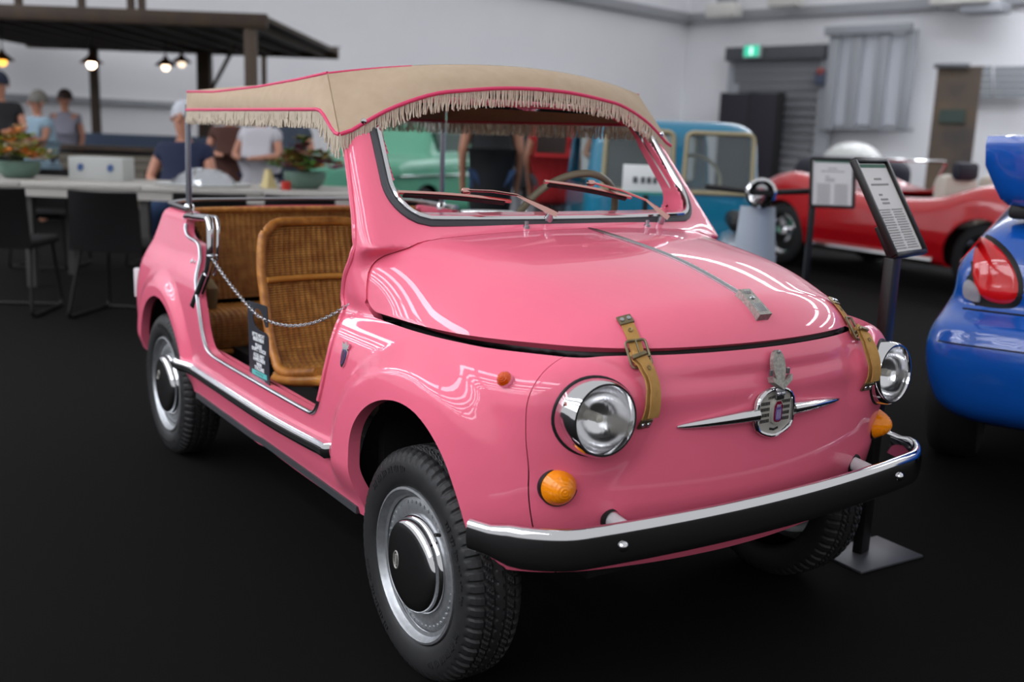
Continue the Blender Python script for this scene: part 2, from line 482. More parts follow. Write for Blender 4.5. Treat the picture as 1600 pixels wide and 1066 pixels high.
# two walls meet in a far corner; plan lines in metres right of / ahead of the camera
def plan(X, Z): p = CAM + RGT * X + FWD * Z; return np.array([p[0], p[1], 0.])
for k in range(3):  # unseen fill lights, added to brighten the far walls
    t = empty('wall_fill_light', (-2.0, 12.0 + 3.2 * k, 6.4)); tag(t, 'unseen linear fill light added for the far walls, %s of three from the pink car' % ('first', 'second', 'third')[k], 'lamp', 'added fill lights for the far walls')
    for q in range(3):
        MB().box((-5.2 + 5.2 * q, 0, .06), (4.9, .66, .08), bev=.01).build('housing', HOUS, t)
        MB().box((-5.2 + 5.2 * q, 0, 0), (4.7, .55, .05), bev=.01).build('diffuser', WFILL, t)
CORNER = plan(4.6, 30.0); WL = plan(4.6 - .95 * 19, 11.0); WR = plan(4.6 + 1.05 * 10.5, 19.5)
def left_d(px): k = (px - 800) / FPX; return 23.9 / (.95 - k)
def right_d(px): k = (px - 800) / FPX; return 36.1 / (1.05 + k)
LD = (WL - CORNER) / np.linalg.norm(WL - CORNER); RD = (WR - CORNER) / np.linalg.norm(WR - CORNER)
tag(slab('wall_left', (CORNER, WL), 0, 8, .2, WALL), kind='structure')
tag(slab('wall_right', (CORNER, WR), 0, 8, .2, WALL), kind='structure')
def on_wall(side, px, py, off):
    d = (left_d if side < 0 else right_d)(px); p = seen(px, py, d)
    n = np.array([LD[1], -LD[0], 0]) if side < 0 else np.array([RD[1], -RD[0], 0])
    if n @ (CAM - p) < 0: n = -n
    return p + n * (off + .1), n
def wall_box(side, px0, py0, px1, py1, t, off=0.):
    """box lying against a wall, spanning two corners seen in the photograph"""
    a, n = on_wall(side, px0, py0, off); c, _ = on_wall(side, px1, py1, off)
    d = LD if side < 0 else RD; w = abs((c - a) @ d); zc = (a[2] + c[2]) / 2; h = abs(a[2] - c[2])
    m = (a + c) / 2; m[2] = zc
    return m + n * t / 2, (w, t, h), np.stack([d, n, (0, 0, 1)], 1)
GREY = mat('wall_trim_grey', 'A3A6AC', .6); LGREY = mat('pale_grey_paint', 'A5A7AC', .6)
b = MB(); c, d, r = wall_box(-1, 0, 146, 1040, 178, .08)
a0, n0 = on_wall(-1, 1040, 190, 0); z0 = on_wall(-1, 150, 158, 0)[0][2]
L = np.linalg.norm(WL - CORNER)
b.box((WL + CORNER) / 2 + n0 * .16 + (0, 0, z0), (L, .08, .09), rot=np.stack([LD, n0, (0, 0, 1)], 1)); tag(b.build('trim_1', GREY), kind='structure')
zt = on_wall(-1, 1040, 36, 0)[0][2]
for i, (D_, W_) in enumerate(((LD, WL), (RD, WR))):
    L = np.linalg.norm(W_ - CORNER); n = n0 if i == 0 else on_wall(1, 1200, 50, 0)[1]
    b = MB(); b.box((W_ + CORNER) / 2 + n * .2 + (0, 0, zt + .12), (L, .22, .26), rot=np.stack([D_, n, (0, 0, 1)], 1), bev=.02)
    tag(b.build('trim_%d' % (i + 2), LGREY), kind='structure')
# ------------------------------------------------------------------ the pink beach car
PINK = mat('pink_paint', 'EB6C87', .35, coat=.85, spec=.12, coat_rough=.03)
CHROME = mat('chrome', 'D8D8DA', .07, metal=1.)
STEEL = mat('brushed_steel', 'B4B6BA', .28, metal=1., bump=(60, .05, .001))
PEWTER = mat('aged_pewter', '8F8D88', .5, metal=.7, noise=(160, 'B9B6AE', .2), bump=(300, .25, .001))
RUBBER = mat('black_rubber', '101011', .55)
DARK = mat('dark_underside', '050505', .9)
GREYRUB = mat('grey_rubber_seal', '3B3C40', .5)
TYRE = mat('tyre_rubber', '1A1A1B', .6, bump=(220, .2, .001), noise=(40, '202021', .2))
AMBER = mat('amber_lens', 'FF9410', .10, trans=.12, ior=1.45, spec=.6)
ORANGE = mat('orange_lens', 'E8590F', .15, trans=.25, spec=.6)
GLASS = mat('clear_glass', 'F4FAF6', .0, trans=1., ior=1.0, spec=.35)
LENSGL = mat('ribbed_lens_glass', 'FFFFFF', .02, trans=1., ior=1.22)
REFLECTOR = mat('silver_reflector', 'E6E6E8', .16, metal=1.)
WHEELP = mat('silver_wheel_paint', '9A9DA0', .35, metal=.75, noise=(70, 'B4B6B8', .25), bump=(90, .08, .001))
CANVAS = mat('tan_canvas', 'B39D84', .9, noise=(30, 'BBA68E', .3), bump=(900, .25, .001))
PIPING = mat('pink_piping', 'D93F6B', .55)
COTTON = mat('cream_fringe_cotton', 'C9BCA8', .9, noise=(90, 'D8CCBA', .3))
WICKER = mat('honey_wicker', 'A4642A', .42, noise=(26, 'D2964C', .22), bump=(120, .2, .001))
WICKDK = mat('dark_wicker_backing', '2A1608', .8, noise=(60, '381E0B', .3))
CANE = mat('rattan_cane', 'BC7830', .38, noise=(18, 'D09448', .25))
CANEDK = mat('wrapped_cane', '9A5C24', .4, noise=(35, 'CC8A42', .2))
WEB = mat('tan_webbing', 'B58A4C', .8, noise=(60, 'A47A3E', .25), bump=(700, .3, .001))
BRASS = mat('aged_brass', '6E6650', .4, metal=.9, noise=(120, '8B8064', .25))
BONE = mat('bone_plastic', '8E8571', .35)
WHITEP = mat('white_plate', 'DFE2E4', .4)

def march(o, d, f=body_field, tmax=1.5):
    o = np.array(o, float); d = np.array(d, float); t = np.arange(0, tmax, .006)
    v = f(o + t[:, None] * d); i = int(np.argmax(v < 0)); a, b = t[max(i-1, 0)], t[i]
    for _ in range(2):
        tt = np.linspace(a, b, 9); w_ = f(o + tt[:, None] * d); k = int(np.argmax(w_ < 0)) if (w_ < 0).any() else 8; a, b = tt[max(k - 1, 0)], tt[k]
    va, vb = f(o + np.array([[a], [b]]) * d); a = a + (b - a) * np.clip(va / (va - vb + 1e-12), 0, 1)
    p = o + a * d; return p, normals_of(f, p[None])[0]
def front_at(y, z, f=body_field): return march((2.6, y, z), (-1, 0, 0), f)
def top_at(x, y, f=body_field): return march((x, y, 1.3), (0, 0, -1), f)
def side_at(x, z, s=-1, f=body_field): return march((x, s * 1.0, z), (0, -s, 0), f)

car = empty('beach_car')
tag(car, 'glossy pink open beach car with fringed tan canopy and wicker seats', 'car')

# ---- skin
HOODF = lambda P: body_field(P, True) - .003
def zb(x): return spline([-.6, -.3, .34, 1.55, 2.02, 2.12, 2.3], [.34, .33, .295, .276, .326, .326, .318])(x)
ARCH_F = smooth_poly([(1.604, .1), (1.603, .30), (1.604, .43), (1.622, .51), (1.683, .578), (1.768, .620), (1.862, .634), (1.952, .616), (2.013, .562), (2.044, .48), (2.060, .390), (2.080, .352), (2.105, .322), (2.12, .1)], 2)
ARCH_R = smooth_poly([(-.29, .1)] + [(.02 + .282 * math.cos(t), .302 + .282 * math.sin(t)) for t in np.radians(np.linspace(190, -5, 15))] + [(.31, .1)], 2)
DOOR = smooth_poly([(.08, 1.7), (.093, .87), (.12, .806), (.275, .80), (.31, .76), (.335, .72), (.43, .62), (.49, .50), (.54, .474), (.674, .471), (1.30, .476), (1.365, .482), (1.405, .55), (1.436, .64), (1.432, .71),
                    (1.405, .765), (1.395, .79), (1.425, .84), (1.466, .895), (1.466, .93), (1.450, .967), (1.399, 1.039), (1.352, 1.10), (1.311, 1.152), (1.262, 1.225), (1.20, 1.33), (1.18, 1.7)], 2)
def hood_g(P, grow=0.):
    x, a, z = P[:, 0], np.abs(P[:, 1]), P[:, 2]
    zs = .771 + .014 * sstep(x, 1.7, 2.2) - grow * 2.2
    xr = _hb(z) - grow
    r1 = .05
    u = zs - z + r1; v = xr - x + r1
    return np.hypot(np.maximum(u, 0), np.maximum(v, 0)) + np.minimum(np.maximum(u, v), 0) - r1
V, Q = surface_net(body_field, (-.66, -.735, .18), (2.37, .735, 1.33), .0105, True)
T = tri_of(Q)
xx = lambda V: (V[:, 0], V[:, 1], V[:, 2])
x, y, z = xx(V); V, T, _ = clip(V, T, zb(x) - z)
x, y, z = xx(V); V, T, _ = clip(V, T, -poly_sdf(x, z, ARCH_F))
x, y, z = xx(V); V, T, _ = clip(V, T, -poly_sdf(x, z, ARCH_R))
x, y, z = xx(V); V, T, _ = clip(V, T, -poly_sdf(x, z, DOOR))
x, y, z = xx(V); V, T, _ = clip(V, T, -np.maximum(np.maximum(-(x + .245), x - .4), np.maximum(np.abs(y) - .515, .8 - z)))
V, T, _ = clip(V, T, -np.maximum(hood_g(V, .006), body_field(V, True) - .007 - .5 * sstep(V[:, 0], 1.60, 1.70)))
def lamp_hole(V):
    a = np.abs(V[:, 1]); return np.where(V[:, 0] > 2.0, .0735 - np.hypot(a - (.442 - .086 * (2.262 - V[:, 0])), V[:, 2] - (.668 - .06 * (2.262 - V[:, 0]))), -1.)
V, T, _ = clip(V, T, lamp_hole(V))
NOSE = lambda V: (2.156 - V[:, 0])
for nm, g in (('body', -(NOSE(V) - .0008)), ('front_panel', NOSE(V) + .0008)):
    v, t, _ = clip(V, T, g)
    n = normals_of(body_field, v)
    v, t, n = with_rim(v, t, n, .03 if nm == 'body' else .012)
    obj_of(nm, mesh_of(nm, v, t, PINK, True, n), car)
# hood lid
V, Q = surface_net(HOODF, (1.45, -.6195, .72), (2.32, .6195, 1.02), .0105, True)
v, t, _ = clip(V, tri_of(Q), hood_g(V))
n = normals_of(HOODF, v); v, t, n = with_rim(v, t, n, .02)
hood = obj_of('hood', mesh_of('hood', v, t, PINK, True, n), car)
GAPF = lambda P: body_field(P, True) + .018  # dark sheet added under the lid so the hood gap reads as shade
V, Q = surface_net(GAPF, (1.35, -.60, .70), (2.30, .60, 1.0), .02)
v, t, _ = clip(V, tri_of(Q), np.maximum(1.472 - V[:, 0], .71 - V[:, 2]))
obj_of('hood_gap_shade', mesh_of('hood_gap_shade', v, t, RUBBER, True, normals_of(GAPF, v)), car)
# inner wheel wells, floor and bulkheads: dark sheet metal
b = MB()
b.box((.68, 0, .27), (2.1, 1.15, .03)); b.box((1.58, 0, .50), (.03, 1.12, .50))
b.box((1.86, 0, .50), (.62, .78, .40)); b.box((0.0, 0, .34), (.55, .80, .10)); b.box((1.75, 0, .738), (.62, 1.04, .02))  # last plate: dark filler added behind the hood gap, standing in for shade
b.box((.36, 0, .33), (.03, 1.14, .10)); b.box((-.33, 0, .5), (.03, 1.0, .4))
for s in (-1, 1): b.box((-.12, s * .535, .40), (.36, .012, .20))
b.build('underbody', DARK, car)
for s in (-1, 1):
    for (cx_, cz_, r_, n_) in ((1.835, .32, .305, 'front'), (.02, .302, .30, 'rear')):
        ts = np.radians(np.linspace(2 if n_ == 'front' else 55, 190, 26)); yo = lambda t: .60 if t > 1.25 else .47
        yi = .40 if n_ == 'front' else .525
        b = MB(); b.grid(np.array([[(cx_ + r_ * math.cos(t), s * (yi + (max(yo(t), yi + .01) - yi) * k_), cz_ + r_ * math.sin(t)) for t in ts] for k_ in (1, .5, 0)]))
        b.add([(cx_, s * yi, cz_)] + [(cx_ + r_ * math.cos(t), s * yi, cz_ + r_ * math.sin(t)) for t in ts], [[0, i + 1, i + 2] for i in range(25)])
        b.build('wheel_well', DARK, car)
b = MB(); b.box((.95, 0, .30), (1.25, 1.16, .02), bev=.004)
for k in range(9): b.box((.95, -.5 + k * .125, .315), (1.2, .012, .012))
b.build('floor_mat', mat('black_rubber_mat', '0B0A0A', .8), car)
for s in (-1, 1): MB().box((.95, s * .585, .375), (1.0, .012, .19)).build('inner_sill', PINK, car)

# ---- door edging: pale metal bead following the opening
edge = np.array([p for p in DOOR if p[1] < .885 and p[0] < 1.43 and p[1] < .80 + (p[0] < .5) * .1])
def edge_run(s):
    out = []
    for x_, z_ in edge:
        try:
            p, n_ = side_at(x_, z_, s); out.append(p + n_ * .001)
        except Exception: pass
    return np.array(out)
for s in (-1, 1):
    MB().tube(edge_run(s), .0055, 8).build('door_edge_trim', STEEL, car)
# fold along the front edge of the opening, up the screen pillar
pil = np.array([p for p in DOOR if p[0] > 1.2 and .50 < p[1] < 1.2 and p[0] < 1.6 and p[0] > 1.25])
for s in (-1, 1):
    pts = np.array([side_at(a_, b_, s)[0] for a_, b_ in pil if b_ > .52])
    MB().tube(pts, .0075, 8).build('pillar_flange', PINK, car)

# ---- chrome side strips and sill line
def strip_path(pts, s, off): return np.array([side_at(a_, b_, s)[0] + np.array([0, s * off, 0]) for a_, b_ in pts])
for s in (-1, 1):
    xs_ = np.linspace(.26, 1.46, 30)
    p = strip_path([(x_, .392 + .022 * max(0, (x_ - .9) / .56) ** 2) for x_ in xs_], s, .012)
    p = np.concatenate([[p[0] + (-.012, -s * .018, 0)], p, [p[-1] + (.010, -s * .018, .002)]])
    b = MB(); b.sweep(p, [(-.014, -.019), (.006, -.019), (.013, -.012), (.015, 0), (.013, .012), (.006, .019), (-.014, .019)], (0, s, 0))
    sp_ = b.build('side_strip', CHROME, car)
    MB().sweep(p[1:-1], [(.012, -.008), (.0165, -.006), (.0165, .006), (.012, .008)], (0, s, 0)).build('rubber_insert', RUBBER, sp_)
    p = strip_path([(x_, .293 - .004 * x_) for x_ in np.linspace(.34, 1.56, 24)], s, .004)
    MB().sweep(p, [(-.008, -.009), (.004, -.009), (.004, .009), (-.008, .009)], (0, s, 0)).build('sill_moulding', GREYRUB, car)

# ---- wheels
def make_wheel(name):
    w = empty(name)                       # outward axis is -y
    R, half = .258, .064
    prof = [(.172, -.052), (.178, -.060), (.190, -.066), (.208, -.0695), (.226, -.068), (.240, -.0625), (.2495, -.055), (.2555, -.046), (R, -.034), (R + .001, -.020), (R + .0015, 0)]
    prof = prof + [(r, -h) for r, h in prof[::-1][1:]]
    # finer sampling across the tread
    pr = []
    for i in range(len(prof) - 1):
        m_ = 8 if 5 <= i < len(prof) - 6 else 2
        for q in range(m_): pr.append(np.array(prof[i]) * (1 - q / m_) + np.array(prof[i+1]) * q / m_)
    pr.append(np.array(prof[-1])); pr = np.array(pr)
    nb = 62; seg = nb * 6; G = np.empty((seg, len(pr), 3))
    for i in range(seg):
        th = 2 * math.pi * i / seg
        for j, (r, h) in enumerate(pr):
            d = 0.; ah = abs(h)
            if r > .236:
                if any(abs(ah - q) < .0026 for q in (.014, .035)): d = .006
                sh = (.5 if ah < .014 else 0) + (h * 30 if ah < .035 else 0)
                ph = (i / 6 + sh) % 1.0
                if ph < .26 and ah > .006: d = max(d, .0055 if ah > .035 else .0045)
                if .5 < ph < .62 and .016 < ah < .034: d = max(d, .003)
            if .199 < r < .201: d = -.001
            rr = r - d
            G[i, j] = (rr * math.cos(th), h, rr * math.sin(th))
    b = MB(); b.grid(G, True); ty = b.build('tyre', TYRE, w, angle=30)
    # sidewall lettering blocks: raised marks round the shoulder
    b = MB()
    for k in range(44):
        a0 = math.radians(k * 8.2)
        if (k // 6) % 2: continue
        for q in range(3):
            aa = a0 + math.radians(q * 2.1); c_ = np.array([.2145 * math.cos(aa), -.0700, .2145 * math.sin(aa)])
            e1 = np.array([-math.sin(aa), 0, math.cos(aa)]); e2 = np.array([math.cos(aa), 0, math.sin(aa)])
            b.box(c_, (.005, .002, .009 + .003 * ((k + q) % 3)), rot=np.stack([e1, (0, 1, 0), e2], 1))
    b.build('sidewall_lettering', TYRE, ty)['kind'] = 'stuff'
    b = MB()
    b.lathe([(.150, .045), (.172, .050), (.1745, .056), (.173, .062), (.168, .0635), (.164, .058), (.158, .045), (.152, .040), (.142, .044), (.128, .047), (.118, .046), (.100, .040), (.05, .040), (0, .040)], axis=(0, -1, 0), seg=64)
    rim = b.build('rim', WHEELP, w)
    b = MB()
    for k in range(48):
        a_ = 2 * math.pi * k / 48
        b.lathe([(.0042, 0), (.0036, .0025), (0, .003)], o=(.138 * math.cos(a_), -.0445, .138 * math.sin(a_)), axis=(0, -1, 0), seg=6)
    b.build('rim_dimples', WHEELP, rim)['kind'] = 'stuff'
    b = MB(); b.tube([(.088, -.044, .098), (.092, -.060, .103)], .0042, 8); b.build('valve', RUBBER, rim)
    b = MB(); b.lathe([(.108, .040), (.111, .046), (.109, .052), (.105, .055), (.104, .063), (.101, .069), (.095, .0735), (.08, .0765), (.05, .0785), (.025, .0792), (0, .0795)], axis=(0, -1, 0), seg=56)
    hc = b.build('hubcap', CHROME, w)
    b = MB()
    b.tube(np.array([(.011 * math.cos(t) + -.045, -.0785, .020 * math.sin(t)) for t in np.linspace(0, 2 * math.pi, 20, endpoint=False)]), .0018, 6, closed=True)
    b.box((-.045, -.0785, 0), (.008, .002, .026)); b.build('hubcap_emblem', PEWTER, hc)
    return w
wheel = make_wheel('wheel'); wheel.parent = car; wheel.location = (1.845, -.556, .255)
wl = copy_tree(wheel, car, (1.845, .556, .255)); wl.rotation_euler = (0, 0, math.pi)
wr = copy_tree(wheel, car, (0, -.562, .255)); wr.rotation_euler = (0, math.radians(40), 0)
wq = copy_tree(wheel, car, (0, .562, .255)); wq.rotation_euler = (0, 0, math.pi)

# ---- front bumper
ys_ = np.linspace(-.655, .655, 81)
def bump_x(y_):
    a_ = abs(y_); return 2.337 - .15 * a_ * a_ - 4.0 * max(0, a_ - .50) ** 2 - 30 * max(0, a_ - .60) ** 2.2
bp_path = np.array([(bump_x(y_), y_, .432) for y_ in ys_])
tg = np.gradient(bp_path, axis=0); sd = np.stack([tg[:, 1], -tg[:, 0], 0 * tg[:, 0]], 1); sd /= np.linalg.norm(sd, axis=1)[:, None]
pr = [(-.015, .0415), (-.008, .0435), (-.002, .0420), (.0025, .0365), (.005, .022), (.0055, 0), (.0045, -.020), (.001, -.034), (-.005, -.040), (-.009, -.036), (-.004, -.020), (.000, 0), (-.001, .020), (-.004, .031), (-.010, .037), (-.020, .037)]
taper = np.clip((.665 - np.abs(ys_)) / .045, .55, 1.) ** .5
b = MB(); P_ = np.array(pr)
Vb = (bp_path[:, None] + P_[None, :, 0, None] * sd[:, None] + (P_[None, :, 1] * taper[:, None])[..., None] * np.array([0, 0, 1.]))
Fb = []; kk = len(pr)
for i in range(80):
    for q in range(kk): Fb.append([i*kk + q, (i+1)*kk + q, (i+1)*kk + (q+1) % kk, i*kk + (q+1) % kk])
Fb.append(list(range(kk))[::-1]); Fb.append([80*kk + q for q in range(kk)])
bumper = b.add(Vb.reshape(-1, 3), Fb).build('front_bumper', CHROME, car)
for s in (-1, 1):
    y_ = s * .418; i = int(np.argmin(np.abs(ys_ - y_)))
    MB().lathe([(.0105, 0), (.0105, .003), (.008, .0065), (.004, .0085), (0, .009)], o=bp_path[i] + sd[i] * .006, axis=sd[i], seg=20).build('bumper_bolt', CHROME, bumper)
    p, n_ = front_at(s * .378, .444)
    MB().lathe([(.024, -.004), (.024, .004), (.019, .006), (.018, .0)], o=p, axis=(1, 0, 0), seg=20).build('bracket_grommet', RUBBER, bumper)
    MB().lathe([(.017, -.01), (.017, .055), (.014, .058), (0, .058)], o=p, axis=(.99, 0, -.12), seg=18).build('bumper_bracket', mat('pale_bracket_paint', 'C4C4C6', .35), bumper)

# ---- lamps
def headlamp(s):
    h = empty('headlamp', parent=car); ax = np.array([.985, s * .085, .06]); ax /= np.linalg.norm(ax)
    c_ = np.array([2.262, s * .442, .668]) - ax * 0.0
    # gasket: ring lying on the skin
    ring = []
    e1 = np.cross((0, 0, 1), ax); e1 /= np.linalg.norm(e1); e2 = np.cross(ax, e1)
    for t in np.linspace(0, 2 * math.pi, 40, endpoint=False):
        o = c_ + .0765 * (math.cos(t) * e1 + math.sin(t) * e2) + ax * .12
        ring.append(march(o, -ax)[0])
    MB().tube(np.array(ring), .0036, 8, closed=True).build('gasket', RUBBER, h)
    b = MB(); b.lathe([(.0765, -.10), (.0765, -.030), (.0755, -.012), (.0735, -.003), (.0705, .002), (.0665, .002), (.0635, -.004), (.0625, -.012)], o=c_, axis=ax, seg=56); b.build('chrome_ring', CHROME, h)
    b = MB(); b.lathe([(.064, -.012), (.060, -.03), (.045, -.055), (.02, -.07), (0, -.072)], o=c_, axis=ax, seg=40); b.build('reflector', REFLECTOR, h)
    b = MB(); b.lathe([(.009, -.075), (.009, -.03), (.0075, -.024), (0, -.022)], o=c_, axis=ax, seg=16); b.build('bulb', mat('lamp_bulb_glass', 'D8D4C8', .2), h)
    # ribbed lens: vertical flutes across a shallow dome
    n1, n2 = 12, 120; G = []
    for i in range(n1 + 1):
        r = .0635 * i / n1; row = []
        for j in range(n2):
            t = 2 * math.pi * j / n2; u_, v_ = r * math.cos(t), r * math.sin(t)
            rib = .0011 * math.cos(u_ / .0635 * math.pi * 16) if v_ > -.02 else .0003 * math.cos(v_ * 700)
            dome = .013 * (1 - (r / .0635) ** 2) - .008
            row.append(c_ + e1 * u_ + e2 * v_ + ax * (dome + rib * (i < n1)))
        G.append(row + [row[0]])
    MB().grid(np.array(G)).build('lens', LENSGL, h, angle=60)
    return h
for s in (-1, 1): headlamp(s)
def round_lamp(name, c_, ax, R, m, base, depth, parent, rings=4):
    h = empty(name, parent=parent)
    MB().lathe([(R * 1.035, -.035), (R * 1.035, .003), (R * 1.0, .006), (R * .93, .005)], o=c_, axis=ax, seg=36).build('base', base, h)
    pr = [(R * .96, .002)]
    for k in range(24):
        u_ = k / 23; r = R * .96 * (1 - u_); hgt = .006 + depth * (1 - (r / (R * .96)) ** 2.2)
        pr.append((r, hgt + (.0009 if (k // 2) % 2 and u_ > .15 else 0)))
    MB().lathe(pr, o=c_, axis=ax, seg=36).build('lens', m, h, angle=70)
    MB().lathe([(R * .9, .001), (R * .5, -.006), (0, -.008)], o=c_, axis=ax, seg=24).build('reflector', REFLECTOR, h)
    return h
for s in (-1, 1):
    p, n_ = front_at(s * .490, .522)
    ax = np.array([.93, s * .30, .04]); ax /= np.linalg.norm(ax)
    h = round_lamp('turn_signal', p - ax * .001, ax, .0385, AMBER, RUBBER, .036, car)
    MB().lathe([(.003, 0), (.003, .002), (0, .0022)], o=p + ax * .012 + np.array([0, -s * .037, .006]), axis=ax, seg=10).build('screw', CHROME, h)
    p, n_ = side_at(2.10, .722, s)
    round_lamp('side_marker', p + n_ * .004, n_, .0155, ORANGE, CHROME, .014, car)

# ---- nose emblem and whiskers
p, n_ = front_at(0, .640); c_ = p + n_ * .004
emb = empty('nose_emblem', parent=car)
EX, EY, EZ = np.array([0, 1., 0]), np.array([-.0, 0, 1.]), np.array([1., 0, 0])
out = [(0, -.056), (.028, -.047), (.045, -.034), (.047, .0), (.042, .030), (.022, .045), (0, .048), (-.022, .045), (-.042, .030), (-.047, 0), (-.045, -.034), (-.028, -.047)]
out = smooth_poly([(a_ * 1.2, b_) for a_, b_ in out], 1)
MB().prism(out, c_, EX, EY, EZ, .010).build('emblem_base', mat('emblem_silver', 'C4C0B8', .5, metal=.55), emb)
MB().tube(np.array([c_ + EX * a_ + EY * b_ + EZ * .010 for a_, b_ in out]), .0048, 8, closed=True).build('emblem_rim', CHROME, emb)
b = MB()
for r_ in range(4):
    for s in (-1, 1):
        for k in range(6): b.box(c_ + EX * (s * (.0195 + k * .0046)) + EY * (.017 - r_ * .0125) + EZ * .0102, (.0012, .0026, .0072))
for k in range(11): b.box(c_ + EX * (-.022 + k * .0044) + EY * (.031 - abs(k - 5) * .0006) + EZ * .0102, (.0012, .0016, .006))
for k in range(9): b.box(c_ + EX * (-.012 + k * .003) + EY * (-.039 - (4 - abs(k - 4)) * .0007) + EZ * .0102, (.0012, .0018, .005))
b.build('emblem_grille', RUBBER, emb)
sh = smooth_poly([(-.0135, .025), (.0135, .025), (.0148, -.018), (.010, -.027), (-.010, -.027), (-.0148, -.018)], 1)
MB().prism(sh, c_ + EZ * .008, EX, EY, EZ, .010).build('emblem_shield_frame', mat('emblem_silver', '', 0), emb)
shd = MB().prism(sh * .86, c_ + EZ * .010, EX, EY, EZ, .0095).build('emblem_shield', mat('dark_red_enamel', '7A1230', .25, coat=1.), emb)
MB().prism(sh * .62 + np.array([0, -.003]), c_ + EZ * .012, EX, EY, EZ, .0085).build('shield_field', mat('violet_enamel', '5B4A86', .3), shd)
b = MB()
for k in range(4): b.box(c_ + EX * (-.0054 + k * .0036) + EY * -.006 + EZ * .0206, (.0008, .0009, .02))
b.build('shield_bars', mat('pale_enamel', 'B9AFC6', .4), shd)
text('shield_letters', 'FIAT', mat('pale_enamel', '', 0), c_ + EY * .0115 + EZ * .0206, EX, EY, .0085, shd, sx=.8)
for s in (-1, 1):
    pts = []; rs = []
    for k in range(15):
        u_ = k / 14; yy = s * (.053 + .197 * u_); q, m_ = front_at(yy, .636 - .008 * u_)
        pts.append(q + m_ * (.010 * (1 - u_) + .003)); rs.append(.0125 * (1 - u_) ** .55 + .0022)
    MB().tube(pts, rs, 12, up=(0, 0, 1)).build('whisker_bar', CHROME, emb)
# hood handle: upright oval plate on a small bracket
hp = empty('hood_handle', parent=car); q, m_ = front_at(0, .728); q = q + np.array([.012, 0, 0])
tilt = np.array([-.25, 0, 1.]); tilt /= np.linalg.norm(tilt); nz = np.cross(EX, tilt)
ov = [(.0185 * math.cos(t), .034 * math.sin(t) + .006) for t in np.linspace(math.radians(-40), math.radians(220), 26)]
ov = ov + [(-.010, -.03), (.010, -.03)]
MB().prism(ov, q, EX, tilt, nz, .010).build('handle_plate', PEWTER, hp)
b = MB(); b.prism([(-.030, -.014), (-.022, -.020), (0, -.030), (.022, -.020), (.030, -.014), (.028, -.026), (0, -.044), (-.028, -.026)], q, EX, tilt, nz, .016)
b.build('handle_wings', PEWTER, hp)
b = MB(); b.box(q + tilt * -.052 + nz * .003, (.006, .024, .026), bev=.002); b.build('handle_bracket', STEEL, hp)
b = MB()
for s in (-1, 1): b.lathe([(.005, 0), (.004, .003), (0, .004)], o=q + tilt * -.052 + EX * (.0065 * s) + nz * .006, axis=nz, seg=10)
for s in (-1, 1): b.lathe([(.0042, 0), (.0042, .012), (0, .014)], o=q + tilt * -.012 + EX * (.026 * s) + nz * .006, axis=(0, 0, 1), seg=8)
b.lathe([(.004, 0), (.004, .008), (0, .009)], o=q + tilt * .036 + nz * .005, axis=nz, seg=8)
b.build('handle_screws', STEEL, hp)

# ---- hood centre strip and latch block
pts = np.array([top_at(x_, 0, HOODF)[0] + (0, 0, .002) for x_ in np.linspace(1.632, 2.175, 40)])
wid = np.interp(np.linspace(0, 1, 40), [0, .06, 1], [.0035, .008, .0085])
MB().tube(pts, wid, 10, flat=.55, up=(0, 0, 1)).build('hood_strip', mat('dull_aluminium', 'A9ABAE', .25, metal=1.), car)
lb = empty('hood_latch', parent=car)
q0, m0 = top_at(2.165, 0, HOODF); q1, m1 = top_at(2.232, 0, HOODF)
d_ = q1 - q0; L_ = np.linalg.norm(d_); d_ /= L_; up_ = np.cross(d_, EX); up_ = up_ if up_[2] > 0 else -up_
MB().prism([(-.017, 0), (.017, 0), (.0185, L_), (-.0185, L_)], q0 - up_ * .002, EX, d_, up_, .020).build('latch_block', PEWTER, lb)
b = MB()
for k in range(5): b.box(q0 + d_ * (L_ * .72) + EX * (-.010 + k * .005) + up_ * .0185, (.0022, .0022, .0022), rot=np.stack([EX, d_ * 11, up_], 1))
b.lathe([(.006, 0), (.005, .003), (0, .004)], o=q0 + d_ * (L_ * .36) + up_ * .018, axis=up_, seg=14)
b.build('latch_ribs', STEEL, lb)
text('latch_lettering', '500', STEEL, q0 + d_ * (L_ * .14) + up_ * .0186, EX, -d_, .014, lb, depth=.001)

